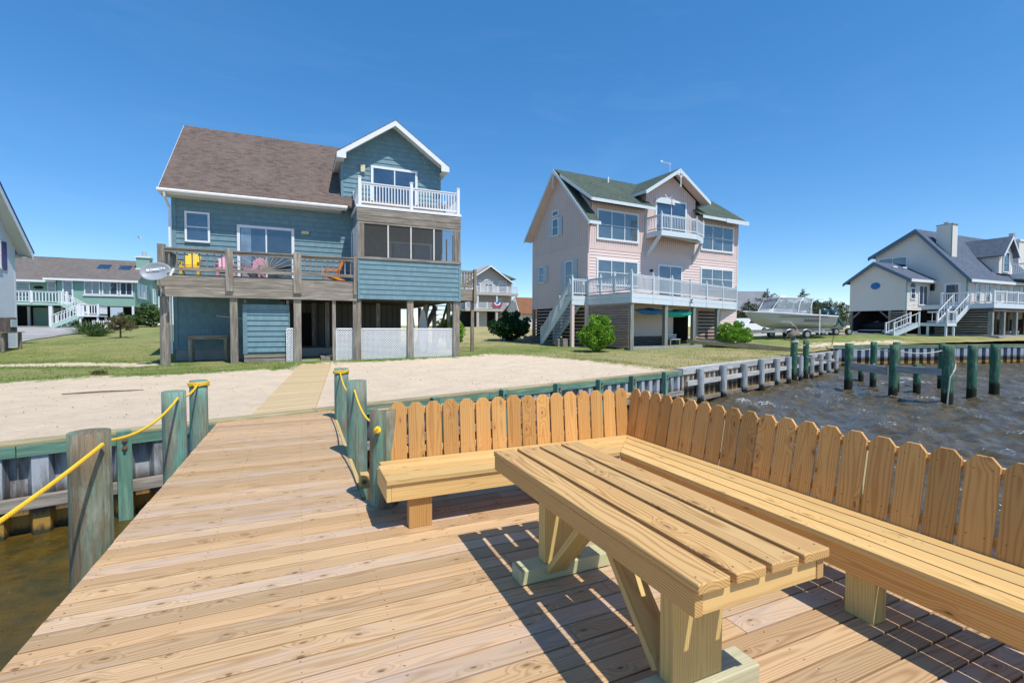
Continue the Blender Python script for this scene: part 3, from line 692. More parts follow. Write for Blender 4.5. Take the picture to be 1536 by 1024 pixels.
Z=Z*keep_amp*1.0-1.25
nT,nR=X.shape; idx=np.arange(nT*nR).reshape(nT,nR); Fc=np.stack([idx[:-1,:-1],idx[1:,:-1],idx[1:,1:],idx[:-1,1:]],-1).reshape(-1,4)[:,::-1]
s=NT('water'); p=s.pos(); n1=s.noise(p,3.0,4,.6); n2=s.noise(p,11,3,.6); n3=s.noise(p,.22,3,.6); n4=s.noise(s.vm('MULTIPLY',p,(1.,.45,1)),2.6,6,.72,dist=.8); sp=s.t.nodes.new('ShaderNodeSeparateXYZ'); s.t.links.new(p,sp.inputs[0])
left=s.mr(sp.outputs[0],-.5,2.5,1,0)
dk=s.mix(s.mr(n1,.3,.7,0,1),(.060,.050,.030),(.125,.100,.058)); lf=s.mix(s.mr(n1,.35,.7,0,1),(.105,.065,.010),(.035,.035,.013))
c=s.mix(left,dk,lf)
d1=s.n('VectorMath',{0:s.vm('MULTIPLY',s.vm('SUBTRACT',p,(29.,14.2,0)),(.075,.28,0))},1,operation='LENGTH')
fo=s.math('ADD',s.mr(d1,0,.8,.24,-.20),s.math('SUBTRACT',n4,.5)); fo=s.math('ADD',fo,s.math('MULTIPLY',s.math('SUBTRACT',n2,.5),.25))
z=s.math('ADD',sp.outputs[2],1.25); fo=s.math('ADD',fo,s.math('MULTIPLY',z,.3))
fm=s.mr(fo,.20,.34,0,.62); c=s.mix(fm,c,(.62,.66,.70))
gl=s.noise(s.vm('MULTIPLY',p,(1,1,1)),16,3,.7); sm=s.mr(s.math('ADD',gl,s.math('MULTIPLY',z,1.2)),.77,.80,0,.7); c=s.mix(sm,c,(.7,.73,.78))  # small sun glints mixed into the water colour as pale flecks
b=s.bump(n2,.03,.5); b=s.bump(n1,.05,.5,b)
s.set(col=c,rough=s.math('ADD',s.math('MULTIPLY',fm,.5),.12),spec=.45,ior=1.33,nrm=b)
o=npmesh('water',np.stack([X,Y_,Z],-1).reshape(-1,3),Fc,s.m,smooth=True); tag(o,kind='structure')
# seabed so nothing is hollow beneath
# ---- driveway by the green house
def flat(name,pts,mat,lift=.03,n=26,parent=None,kind='structure'):
    """quad patch draped on the ground; pts 4 corners"""
    P=[Vector((*q,0)) for q in pts]; V=[];Fs=[]
    for i in range(n+1):
        for j in range(n+1):
            u,v=i/n,j/n; q=(P[0].lerp(P[1],u)).lerp(P[3].lerp(P[2],u),v); V.append((q.x,q.y,Gz(q.x,q.y)+lift))
    Fs=np.array([(i*(n+1)+j,(i+1)*(n+1)+j,(i+1)*(n+1)+j+1,i*(n+1)+j+1) for i in range(n) for j in range(n)])
    o=npmesh(name,np.array(V),Fs,mat); tag(o,kind=kind); return o
M['drive']=paint('driveway_concrete',(.46,.44,.42),.9,.5,.5,(.24,.22,.21),bump=.01)
flat('driveway',[(-40,33),(-15.9,37.2),(-16.6,59),(-40,59)],M['drive'],.05)
M['road']=paint('sandy_road',(.50,.46,.40),.95,.3,.6)
flat('road',[(27,31.5),(60,25.5),(61,29.5),(28,36)],M['road'],.05)
# ---- grass blades on the lawn edge (uncountable)
N=90000
x=rng.uniform(-16,34,N*3); y=rng.uniform(14,40,N*3)
D=x*CF[0]+y*CF[1]
sdv=sand(x,y); w=np.clip(-sdv*2+.35*nz(x,y,1.9,.3)+.25,0,1)*np.clip(34/np.maximum(D,1)-.85,0,1)
lush=np.exp(-((np.maximum(-sdv,0)*1.3-.5)/1.0)**2)
ok=(rng.uniform(0,1,N*3)<w*(.35+.65*lush))&~((x>-5.0)&(x<8.9)&(y>22.9)&(y<36))&~((x>-.3)&(x<1.3)&(y>20)&(y<23))
# keep in front of the grey bulkhead only on land
ok&=(y>A(x)+.6)&~((x>16)&(y>26.3))&~((x>12.4)&(y<13.5+(x-12.5)*.33))&~((x>30)&(y<23.5))
x=x[ok][:N];y=y[ok][:N];lu=lush[ok][:N]; n=len(x); z=gh(x,y)-.01; h=rng.uniform(.03,.075,n)*(.6+.8*lu); a=rng.uniform(0,6.283,n); wd=rng.uniform(.006,.012,n); le=rng.uniform(-.5,.5,(n,2))*h[:,None]
V=np.empty((n,3,3)); V[:,0]=np.stack([x-np.cos(a)*wd,y-np.sin(a)*wd,z],-1); V[:,1]=np.stack([x+np.cos(a)*wd,y+np.sin(a)*wd,z],-1); V[:,2]=np.stack([x+le[:,0],y+le[:,1],z+h],-1)
s=NT('grass_blade'); r=s.attr('rn',2); c=s.mix(r,(.10,.20,.03),(.34,.32,.11)); s.set(col=c,rough=.7,spec=.2)
rn=np.clip(rng.uniform(0,1,n)*.9-.45*lu+.25,0,1)
o=npmesh('grass',V.reshape(-1,3),np.arange(n*3).reshape(n,3),s.m,attrs={'rn':np.repeat(rn,3)}); tag(o,kind='stuff')
# pebbles, shell bits and dry scraps over the sand (uncountable)
n=2600; x=rng.uniform(-16,12,n*2); y=rng.uniform(8,23,n*2); q=(sand(x,y)>-.25)&(y>A(x)+.25)&~((x>-1.0)&(x<1.3))&~((x>-5)&(x<7)&(y>22)); x=x[q][:n];y=y[q][:n];n=len(x); z=gh(x,y); r=.004+.022*rng.uniform(0,1,n)**4; a=rng.uniform(0,6.28,n)
V=np.stack([np.stack([x+r*np.cos(a+t),y+r*np.sin(a+t)*.7,z+0*x-.002+.012],-1) for t in (0,2.1,4.2)]+[np.stack([x,y,z+.012+r*.7],-1)],1)
F4=(np.arange(n)[:,None,None]*4+np.array([(0,1,3),(1,2,3),(2,0,3)])[None]).reshape(-1,3)
s=NT('pebble'); c=s.ramp(s.attr('rn',2),[(0,(.05,.035,.025)),(.55,(.16,.11,.08)),(.8,(.34,.29,.24)),(1,(.75,.72,.66))]); s.set(col=c,rough=.8)
o=npmesh('pebbles',V.reshape(-1,3),F4,s.m,attrs={'rn':np.repeat(rng.uniform(0,1,n),4)}); tag(o,kind='stuff')
# ---------------------------------------------------------------- plants
def leafmat(name,a,b,c3=None):
    s=NT(name); r=s.attr('rn',2); c=s.ramp(r,[(0,a),(.6,b),(1,c3 or b)]); s.set(col=c,rough=.55,spec=.35)
    s.b.inputs['Subsurface Weight'].default_value=0
    tr=s.t.nodes.new('ShaderNodeBsdfTranslucent'); s.t.links.new(c,tr.inputs[0]); mx=s.t.nodes.new('ShaderNodeMixShader'); mx.inputs[0].default_value=.3
    out=next(n for n in s.t.nodes if n.type=='OUTPUT_MATERIAL'); s.t.links.new(s.b.outputs[0],mx.inputs[1]); s.t.links.new(tr.outputs[0],mx.inputs[2]); s.t.links.new(mx.outputs[0],out.inputs[0]); return s.m
def leaves(name,C,n,size,mat,parent,asp=.45,up=.3):
    """C: function(n)->(points, outward dirs); one quad per leaf"""
    P,Dn=C(n); n=len(P); d=Dn+rng.normal(size=(n,3))*.9; d[:,2]+=up; d/=np.linalg.norm(d,axis=1)[:,None]
    t=np.cross(d,rng.normal(size=(n,3))); t/=np.linalg.norm(t,axis=1)[:,None]
    sz=size*rng.uniform(.55,1.25,n)[:,None]; w=t*sz*asp; l=d*sz
    V=np.stack([P-w*.3,P+l*.5-w,P+l*1.0,P+l*.5+w],1)
    return npmesh(name,V.reshape(-1,3),np.arange(n*4).reshape(n,4),mat,parent,attrs={'rn':np.repeat(rng.uniform(0,1,n),4)})
def blob(cs,inner=.55):
    """cs list of (centre, radii); leaves through the outer volume of lumps"""
    def f(n):
        w=np.array([r[0]*r[2] for c,r in cs]); k=rng.choice(len(cs),n,p=w/w.sum()); d=rng.normal(size=(n,3)); d/=np.linalg.norm(d,axis=1)[:,None]
        rad=rng.uniform(inner,1.0,n)**.6; c=np.array([c for c,r in cs])[k]; r=np.array([r for c,r in cs])[k]
        P=c+d*r*rad[:,None]; zg=np.array([gh(P[:,0],P[:,1])])[0]; ok=P[:,2]>zg-.02; return P[ok],d[ok]
    return f
def lumps(c,r,n,k=.45,seed=0):
    q=np.random.default_rng(seed); out=[(np.array(c,float),np.array(r,float)*.66)]
    for _ in range(n):
        d=q.normal(size=3); d/=np.linalg.norm(d); d[2]=abs(d[2])*1.1-.25
        out.append((np.array(c)+d*np.array(r)*.66,np.array(r)*k*q.uniform(.7,1.1)))
    return out
M['bark']=greywood('bark',(.16,.12,.09),(.07,.05,.04),(.22,.18,.14))
def bush(name,label,x,y,rx,rz,n,size,mat,seed=0,group=None,cat='bush',asp=.5,core=True):
    z=Gz(x,y); t=thing(name,label,cat,(x,y,z),0,group)
    cs=lumps((x,y,z+rz*.72),(rx,rx*.85,rz),44,.25,seed); q=np.random.default_rng(seed+50)
    for _ in range(16):
        a=q.uniform(0,6.28); e=q.uniform(.0,1.4); cs.append((np.array((x+math.cos(a)*math.cos(e)*rx*.98,y+math.sin(a)*math.cos(e)*rx*.85,z+rz*.72+math.sin(e)*rz*1.02)),np.array((.10,.10,.13))*rx))
    leaves('foliage',blob(cs,.55),n,size,mat,t,asp)
    mb=MB()
    for j in range(6):
        a=j*1.05+seed; mb.tube([(x,y,z-.05),(x+math.cos(a)*rx*.3,y+math.sin(a)*rx*.3,z+rz*.6),(x+math.cos(a)*rx*.6,y+math.sin(a)*rx*.6,z+rz*1.2)],[.03,.022,.01],n=6)
    mb.build('stems',M['bark'],t); return t
M['leaf_bright']=leafmat('bright_leaf',(.10,.24,.02),(.20,.40,.03),(.34,.50,.08))
M['leaf_dark']=leafmat('dark_leaf',(.012,.05,.018),(.025,.09,.03),(.06,.14,.05))
M['leaf_mid']=leafmat('mid_leaf',(.05,.11,.03),(.10,.18,.05),(.20,.26,.09))
M['leaf_pine']=leafmat('pine_needles',(.03,.06,.02),(.07,.10,.035),(.15,.15,.06))
M['leaf_rust']=leafmat('rusty_leaf',(.12,.10,.05),(.22,.17,.09),(.16,.20,.07))
bush('bush','rounded bright green bush in front of the pink house stairs','x' and 15.0,22.25,1.12,1.12,15000,.12,M['leaf_bright'],3)
bush('bush','low spreading bright green bush at the right corner of the pink house','x' and 26.75,23.3,1.35,.88,14000,.12,M['leaf_bright'],5)
bush('bush','large dark green rounded shrub between the grey house and the pink house',15.3,35.0,1.75,1.25,17000,.16,M['leaf_dark'],8)
bush('bush','pale green leafy vine shrub behind the right deck posts of the blue house',8.3,27.6,.8,1.35,2600,.13,M['leaf_bright'],9)
bush('bush','small yellow-green shrub beside the far grey house garage',10.2+1.0,40.3,.9,.9,6000,.10,M['leaf_mid'],11)
bush('bush','leafy shrub against the corner of the green house',-13.9,58.2,1.5,1.3,9000,.14,M['leaf_mid'],12)
bush('bush','small green shrub under the windows at the side of the green house',-15.6,56.8,1.0,.75,6000,.13,M['leaf_mid'],13)
def spiky(name,label,x,y,h,n,mat,seed=0):
    q=random.Random(seed); z=Gz(x,y); t=thing(name,label,'shrub',(x,y,z)); V=[]
    for _ in range(n):
        a=q.uniform(0,6.283); e=q.uniform(.15,1.3); L=h*q.uniform(.6,1.1); bx=x+q.uniform(-.5,.5)*h; by=y+q.uniform(-.3,.3)*h
        p0=Vector((bx,by,z)); d=Vector((math.cos(a)*math.cos(e),math.sin(a)*math.cos(e),math.sin(e))); s_=Vector((-math.sin(a),math.cos(a),0))*.035
        V+=[p0-s_,p0+d*L*.55-s_*.8+Vector((0,0,.02)),p0+d*L-Vector((0,0,.15*L)),p0+d*L*.55+s_*.8]
    V=np.array([tuple(v) for v in V]); npmesh('foliage',V,np.arange(len(V)).reshape(-1,4),mat,t,attrs={'rn':np.repeat(rng.uniform(0,1,len(V)//4),4)}); return t
spiky('yucca','spiky green yucca clump at the edge of the concrete driveway',-15.0,47.2,1.5,420,M['leaf_mid'],4)
spiky('yucca','low spiky plant on the lawn in front of the driveway yucca',-13.6,43.5,.8,240,M['leaf_mid'],6)
def sapling(name,label,x,y,h,r,n,mat,seed=0,lean=0,cat='tree',size=.09):
    q=random.Random(seed); z=Gz(x,y); t=thing(name,label,cat,(x,y,z)); mb=MB(); cs=[]
    mb.tube([(x,y,z-.1),(x+lean*.4,y,z+h*.4),(x+lean,y,z+h)],[.06,.045,.015],n=7)
    for j in range(11):
        a=j*2.4+q.random(); hh=h*(.28+.65*j/11); L=r*(1.15-.75*j/11)*q.uniform(.8,1.1)
        p0=Vector((x+lean*hh/h,y,z+hh*.85)); p1=p0+Vector((math.cos(a)*L,math.sin(a)*L,.35*L)); mb.tube([p0,(p0+p1)/2+Vector((0,0,-.03)),p1],[.022,.015,.006],n=5)
        for k in (.6,1.0): cs.append((np.array(p0.lerp(p1,k)),np.array((.30,.30,.16))*r*.9))
    mb.build('trunk',M['bark'],t); leaves('crown',blob(cs,.1),n,size,mat,t,.35); return t
sapling('young_tree','sparse small tree with reddish branches alone on the lawn left of the blue house',-11.5,41.0,1.7,.85,3600,M['leaf_rust'],2)
def pine(label,x,y,h,r,n,seed,mat=None,z=None):
    q=random.Random(seed); z=Gz(x,y) if z is None else z; t=thing('pine_tree',label,'tree',(x,y,z),0,'trees behind the boat'); mb=MB(); cs=[]
    mb.tube([(x,y,z-.1),(x+.1,y,z+h*.5),(x,y,z+h)],[.16,.11,.02],n=8)
    for j in range(26):
        f=j/26; a=j*2.4+q.random()*.6; hh=h*(.12+.85*f); L=r*(1.05-.9*f)*q.uniform(.7,1.15)
        p0=Vector((x,y,z+hh)); p1=p0+Vector((math.cos(a)*L,math.sin(a)*L,.18*L)); mb.tube([p0,p1],[.04,.01],n=5)
        for k in (.45,.8,1.05): cs.append((np.array(p0.lerp(p1,k)),np.array((.34,.34,.20))*(.45+.55*(1-f))*r*.6))
    cs.append((np.array((x,y,z+h*1.0)),np.array((.18,.18,.4))))
    mb.build('trunk',M['bark'],t); leaves('crown',blob(cs,.0),n,.20,mat or M['leaf_pine'],t,.22,up=.6); return t
def atpx(px,D): # ground point seen in photo column px at depth D
    a=(px-768)/712.6; return (D*(CF[0]+CR[0]*a),D*(CF[1]+CR[1]*a))
for k,(px,D,h,r,lb) in enumerate([(1150,62,5.0,3.0,'tallest pointed pine behind the bow of the boat'),(1122,60,3.6,2.6,'lower pine between the pink house and the boat bow'),(1178,66,4.0,3.0,'broad pine seen through the windshield of the boat'),(1203,70,5.6,2.4,'dark pine with a pointed top above the boat canopy'),
  (1222,66,4.0,3.2,'bushy pine behind the stern of the boat'),(1243,62,3.8,3.0,'pine behind the outboard motors'),(1262,64,3.5,2.8,'pine next to the left wall of the beige house'),(1215,60,3.3,2.6,'low bushy pine just beyond the boat cockpit')]):
    x,y=atpx(px,D); pine(lb,x,y,h,r,4200,k+2)
# ---------------------------------------------------------------- building helpers
M['white']=paint('white_paint',(.78,.79,.80),.45,.08,2)
M['vinyl']=paint('white_vinyl',(.80,.81,.83),.35,.05,2)
M['glass']=glass('window_glass')
M['glassblind']=glass('blind_window_glass',(.03,.05,.07),.05,(.16,.20,.22))
M['glassdark']=glass('dark_window_glass',(.012,.018,.025),.06)
M['dark']=paint('dark_interior',(.02,.02,.022),.9,.3,2)  # near-black; on the void panels it puts shade into the colour
M['concrete']=paint('concrete',(.36,.35,.33),.9,.3,1.2,(.2,.19,.17))
M['soffit']=paint('soffit_paint',(.62,.62,.58),.7,.1,2)
M['lamp']=paint('lamp_housing',(.68,.62,.40),.5,.2,10)
def win(parent,fr,a0,a1,z0,z1,cols=1,hung=False,fw=.09,mat=None,gm=None,name='window',rows=None,dep=.05,trim=None):
    """framed window standing proud of the wall; fr: a along wall, d outward"""
    mat=mat or M['white']; gm=gm or M['glass']; m=MB(fr)
    dep+=.036;m.box(a0,a1,.004,dep,z1-fw,z1);m.box(a0,a1,.004,dep+.02,z0,z0+fw);m.box(a0,a0+fw,.004,dep-.002,z0+fw,z1-fw);m.box(a1-fw,a1,.004,dep-.002,z0+fw,z1-fw)
    iw=(a1-a0-2*fw)/cols
    for k in range(1,cols): x=a0+fw+k*iw; m.box(x-.03,x+.03,.005,dep-.008,z0+fw,z1-fw)
    if hung: zm=(z0+z1)/2; m.box(a0+fw,a1-fw,.006,dep-.012,zm-.022,zm+.022)
    w=m.build(name,mat,parent,bevel=.004 if (a1-a0)>1 else 0,seg=1)
    g=MB(fr); g.box(a0+fw,a1-fw,.003,.052,z0+fw,z1-fw); g.g=[(0,v[2] if fr is None else v[2],0) for v in g.v]; g.build('pane',gm,w)
    return w
def balus(parent,p,q,zf,h=1.0,sp=.13,bw=.035,rail=.045,mat=None,posts=(),pw=.1,pz=1.08,cap=False,pm=None,z_b=.09,name='railing',pzb=0,railtop=None,skirt=None):
    """railing from p to q (xy), floor level zf"""
    mat=mat or M['white']; p=Vector((*p,0));q=Vector((*q,0)); L=(q-p).length; fr=frame((p.x,p.y,0),(q-p)[:2] if True else 0)
    m=MB(fr); m.box(0,L,-rail,rail,zf+h-.045,zf+h,ax=0); m.box(0,L,-.022,.022,zf+h-.12,zf+h-.052,ax=0); m.box(0,L,-.025,.025,zf+z_b,zf+z_b+.07,ax=0)
    n=max(1,int(L/sp))
    for k in range(n): a=(k+.5)*L/n; m.box(a-bw/2,a+bw/2,-bw/2,bw/2,zf+z_b+.07,zf+h-.12)
    r=m.build(name,mat,parent)
    for a in posts:
        a=a*L; m=MB(fr); m.box(a-pw/2,a+pw/2,-pw/2-.003,pw/2+.003,zf-pzb,zf+pz,ax=2)
        if cap=='ball': m.cyl((a,0,zf+pz),(a,0,zf+pz+.035),pw*.32,n=8); m.ball((a,0,zf+pz+.075),pw*.46,n=10,m=6)
        elif cap: m.box(a-pw/2-.02,a+pw/2+.02,-pw/2-.02,pw/2+.02,zf+pz+.001,zf+pz+.03); m.add([(a-pw/2,-pw/2,zf+pz+.03),(a+pw/2,-pw/2,zf+pz+.03),(a+pw/2,pw/2,zf+pz+.03),(a-pw/2,pw/2,zf+pz+.03),(a,0,zf+pz+.07)],[(0,1,4),(1,2,4),(2,3,4),(3,0,4)])
        m.build('rail_post',pm or mat,parent)
    return r
def post(parent,x,y,w,z0,z1,mat,name='post',d=None):
    m=MB(); d=d or w; m.box(x-w/2,x+w/2,y-d/2,y+d/2,z0,z1,ax=2); return m.build(name,mat,parent,bevel=.012)
def lattice(parent,fr,a0,a1,z0,z1,mat,sp=.11,w=.032):
    m=MB(fr); W_,H=a1-a0,z1-z0; n=int((W_+H)/sp)
    for s_,d in ((1,.004),(-1,.016)):
        for k in range(n+1):
            c=k*sp+sp/2; # line a+z=c or (W-a)+z=c
            t0=max(0,c-H);t1=min(W_,c)
            if t1-t0<.02: continue
            A0,Z0,A1,Z1=(t0,c-t0,t1,c-t1)
            if s_<0: A0,A1=W_-A0,W_-A1
            p=Vector((a0+A0,0,z0+Z0));q=Vector((a0+A1,0,z0+Z1)); u=(q-p).normalized(); nn=Vector((-u.z,0,u.x))*w/2
            vs=[p-nn,q-nn,q+nn,p+nn]; m.add([(v.x,d,v.z) for v in vs]+[(v.x,d+.010,v.z) for v in vs],[(0,1,2,3),(7,6,5,4),(0,4,5,1),(1,5,6,2),(2,6,7,3),(3,7,4,0)])
    m.box(a0-.01,a1+.01,-.012,.045,z1-.002,z1+.055); m.box(a0-.03,a0,0,.04,z0,z1); m.box(a1,a1+.03,0,.04,z0,z1)
    return m.build('lattice_panel',mat,parent)
def downspout(parent,pts,mat,r=.045):
    m=MB()
    for p,q in zip(pts,pts[1:]): m.bar(p,q,.075,.06)
    return m.build('downspout',mat,parent)
# ---------------------------------------------------------------- blue house
BC=(.175,.30,.35)
M['bsid']=siding('blue_shake_siding',BC,.23,True,.15,.45); M['btrim']=paint('blue_trim',(.19,.34,.39),.55,.1,2)
M['broof']=shingle('brown_roof_shingles',(.20,.15,.125),(.11,.083,.072),(.25,.19,.155))
bl=thing('blue_house','blue shake-sided beach house with brown roof, grey wood deck and white balcony','house',(1,25,0))
YF,YW=22.45,24.9; FW=frame((0,YW,0),(1,0),(0,-1)); FF=frame((0,YF,0),(1,0),(0,-1))
# walls
m=MB(FW); m.box(-5.1,-.92,-9.8,-.0,.5,2.9); m.box(-5.1,6.9,-9.8,-.0,2.9,7.25)
m.lap([(-5.1,.5),(-.92,.5),(-.92,2.82),(-5.1,2.82)],.232,.034); m.lap([(-5.1,2.82),(2.3,2.82),(2.3,7.25),(-5.1,7.25)],.232,.034); m.lap([(2.3,3.6),(6.9,3.6),(6.9,6.9),(2.3,6.9)],.232,.034)
m.box(-5.12,-4.96,.0,.045,.5,7.25); m.box(-1.0,-.75,0,.03,.5,2.7)
m.build('wall',M['bsid'],bl)
g=MB(); gl=[(YW,7.25),(34.7,7.25),(29.6,11.6)]
for x in (-5.09,6.88): g.add([(x,y,z) for y,z in gl],[(0,1,2)],[(y,z,0) for y,z in gl])
g.split('wall',M['bsid'],bl)
m=MB(); m.box(-5.06,2.3,24.93,34.6,-.2,.5); m.build('foundation',M['concrete'],bl)
m=MB(); m.box(-.9,7.0,22.7,34.6,-.1,.035); m.build('slab',M['concrete'],bl)
# entry void: back and side walls below, ceiling
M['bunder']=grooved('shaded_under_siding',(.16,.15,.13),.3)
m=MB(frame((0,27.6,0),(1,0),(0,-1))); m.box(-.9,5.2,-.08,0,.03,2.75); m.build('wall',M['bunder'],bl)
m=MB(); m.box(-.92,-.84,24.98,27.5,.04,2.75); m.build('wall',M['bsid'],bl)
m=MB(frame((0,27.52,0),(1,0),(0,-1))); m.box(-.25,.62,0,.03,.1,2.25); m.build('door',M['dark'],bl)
m=MB(); m.box(.05,7.05,22.62,34.6,2.78,3.45); m.build('floor_frame',M['graydark'],bl)
for x,y in ((.55,26.6),(1.15,25.6),(3.6,25.4),(6.15,25.6),(6.95,26.8),(6.95,30.5)): post(bl,x,y,.2,.0,2.75,M['gray'])
m=MB(); m.box(.75,1.28,22.8,25.4,.04,.2); m.build('step',M['gray'],bl,bevel=.01)
# staircase glimpsed behind right bay
m=MB(); m.bar((5.6,26.2,.1),(7.0,26.6,2.7),.05,.28); 
for k in range(8): t=k/8+.05; m.box(5.55+1.4*t,5.9+1.4*t,26.2,27.2,.15+2.5*t,.19+2.5*t)
m.build('back_stairs',M['graydark'],bl)
# main roof
def zr(y): return 7.32+(y-24.2)*.87
RX0,RX1=-5.42,6.95; rd=29.35
m=MB(); m.slab([(RX0,24.18,zr(24.18)),(RX1,24.18,zr(24.18)),(RX1,rd,zr(rd)),(RX0,rd,zr(rd))],.09,rn=.3)
m.slab([(RX1,34.9,zr(rd)-(34.9-rd)*.87),(RX0,34.9,zr(rd)-(34.9-rd)*.87),(RX0,rd,zr(rd)),(RX1,rd,zr(rd))],.09,rn=.3)
m.build('roof',M['broof'],bl)
m=MB()
m.slab([(RX0+.012,24.22,zr(24.22)-.095),(2.0,24.22,zr(24.22)-.095),(2.0,24.30,zr(24.30)-.095),(RX0+.012,24.30,zr(24.30)-.095)],.16)
m.slab([(RX0-.02,24.2,zr(24.2)-.02),(RX0+.015,24.2,zr(24.2)-.02),(RX0+.015,rd,zr(rd)-.02),(RX0-.02,rd,zr(rd)-.02)],.2)
m.build('fascia',M['white'],bl)
m=MB(); m.box(RX0+.02,1.8,24.24,24.9,7.08,7.12); m.build('soffit',M['soffit'],bl)
m=MB(); gz=zr(24.18)-.03
prof=[(-.12,0),(-.14,-.06),(-.12,-.12),(-.0,-.14),(0,0)]
vs=[(x,24.17+d,gz+z) for x in (RX0-.03,2.03) for d,z in prof]; m.add(vs,[(0,1,2,3,4),(9,8,7,6,5)]+[(i,i+5,(i+1)%5+5,(i+1)%5) for i in range(5)]); m.build('gutter',M['white'],bl)
downspout(bl,[(-5.2,24.1,7.12),(-5.2,24.15,6.95),(-5.18,24.82,6.65),(-5.18,24.82,.35)],M['white'])
# dormer
DX0,DX1,DZ=1.83,6.78,9.55; ap=4.33; DY=24.2
def zd(x): return 11.78-abs(x-ap)*.70
m=MB(FW); pts=[(DX0,6.95),(DX1,6.95),(DX1,9.95),(ap,11.64),(DX0,9.95)]
m.poly(pts,-.05,0); m.lap([(DX0,7.0),(DX1,7.0),(DX1,9.95),(ap,11.62),(DX0,9.95)],.232,.034)
m.box(DX0-.03,DX0+.09,0,.04,7,9.95); m.box(DX1-.09,DX1+.03,0,.04,7,9.95)
m.fr=frame((DX0,28.4,0),(0,-1),(-1,0)); m.lap([(0,7.0),(3.5,7.0),(3.5,9.85),(0,9.85)],.232)
m.box(0,3.5,-.1,0,7,9.9)
m.fr=frame((DX1,24.9,0),(0,1),(1,0)); m.lap([(0,7.0),(4.5,7.0),(4.5,9.85),(0,9.85)],.232); m.box(0,4.5,-.1,0,7,9.9)
m.build('dormer_wall',M['bsid'],bl)
ex=2.76; m=MB()
for s_ in (-1,1):
    xe=ap+s_*ex; ze=zd(xe); yb0=24.2+(ze-7.32)/.87+.15; yb1=rd
    m.slab([(xe,DY,ze),(xe,yb0,ze),(ap,yb1,zd(ap)),(ap,DY,zd(ap))] if s_<0 else [(xe,yb0,ze),(xe,DY,ze),(ap,DY,zd(ap)),(ap,yb1,zd(ap))],.07,rn=.5)
m.build('dormer_roof',M['broof'],bl)
m=MB()
for s_ in (-1,1):
    xe=ap+s_*(ex-.01); F2=frame((0,DY+.02,0),(1,0),(0,-1))
    m.fr=F2; m.add([(xe,-.0,zd(xe)-.05),(xe,-.0,zd(xe)-.30),(ap,0,zd(ap)-.30),(ap,0,zd(ap)-.05)]+[(xe,.045,zd(xe)-.05),(xe,.045,zd(xe)-.30),(ap,.045,zd(ap)-.30),(ap,.045,zd(ap)-.05)],[(0,1,2,3),(4,7,6,5),(0,4,5,1),(1,5,6,2),(2,6,7,3),(3,7,4,0)])
    # eave return + side fascia
    a,b=sorted((xe,xe-s_*.42)); m.add([(xe,.0,zd(xe)-.29),(xe-s_*.42,0,zd(xe)-.29),(xe-s_*.42,0,zd(xe-s_*.42)-.29)]+[(xe,.044,zd(xe)-.29),(xe-s_*.42,.044,zd(xe)-.29),(xe-s_*.42,.044,zd(xe-s_*.42)-.29)],[(0,1,2),(5,4,3),(0,3,4,1)])
    m.fr=None; m.box(min(xe,xe-s_*.03),max(xe,xe-s_*.03),DY+.03,26.9,zd(xe)-.27,zd(xe)-.075)
m.build('fascia',M['white'],bl)
m=MB()
for s_ in (-1,1):
    xe=ap+s_*(ex-.03); m.slab([(xe,DY+.03,zd(xe)-.27),(xe,26.8,zd(xe)-.27),(ap+s_*2.4,26.8,zd(xe)-.27),(ap+s_*2.4,DY+.03,zd(xe)-.27)],.02)
    m.slab([(xe,DY+.03,zd(xe)-.12),(ap,DY+.03,zd(ap)-.12),(ap,24.9,zd(ap)-.12),(xe,24.9,zd(xe)-.12)],.03)
m.build('soffit',M['soffit'],bl)
# windows and doors
win(bl,FW,-4.64,-3.70,5.22,6.55,1,True,.08)
w=win(bl,FW,-2.66,-.30,3.66,6.14,2,False,.12,name='sliding_door')
M['curtain']=glass('curtained_glass',(.13,.17,.22),.08); m=MB(FW); m.box(-2.5,-2.1,.053,.056,3.8,6.0); m.build('curtain',M['curtain'],w); m=MB(FW); m.box(-1.40,-.44,.053,.056,3.80,6.0); m.build('pane',M['glassdark'],w)
w=win(bl,FW,3.22,5.56,7.1,9.60,2,False,.12,name='sliding_door')
m=MB(FW); m.box(.0,.34,.02,.17,5.92,6.06); m.build('wall_lamp',M['lamp'],bl,bevel=.02)
m=MB(FW); m.box(2.72,2.94,.02,.15,9.2,9.55); m.build('wall_lamp',M['lamp'],bl,bevel=.02)
# screened porch block
m=MB(); m.box(2.34,7.1,22.52,24.88,3.5,3.6); m.box(2.34,7.1,22.5,24.88,6.78,6.9); m.build('porch_floor',M['gray'],bl)
m=MB(FF); m.box(2.31,7.13,-.04,.0,2.80,4.6); m.lap([(2.31,2.80),(7.13,2.80),(7.13,4.6),(2.31,4.6)],.225,.034); m.box(2.30,2.38,0,.04,2.78,4.6); m.box(7.03,7.15,0,.04,2.78,4.6)
m.fr=frame((7.13,22.45,0),(0,1),(1,0)); m.box(0,2.45,-.04,0,2.8,4.6); m.lap([(0,2.8),(2.45,2.8),(2.45,4.6),(0,4.6)],.225)
m.fr=frame((2.31,24.88,0),(0,-1),(-1,0)); m.box(0,2.40,-.04,0,6.25,6.9); m.lap([(0,6.25),(2.40,6.25),(2.40,6.9),(0,6.9)],.225)
m.build('porch_skirt',M['bsid'],bl)
m=MB(FF); m.box(2.28,7.16,-.03,.07,4.6,4.71); 
for x0,x1 in ((2.31,2.45),(2.46,2.60)): m.box(x0,x1,-.06,.03,4.71,6.2)
m.box(6.82,7.13,-.06,.03,4.71,6.2)
m.box(2.31,7.13,-.02,.03,6.2,6.28); m.build('porch_frame',M['gray'],bl,bevel=.006)
m=MB(FF)
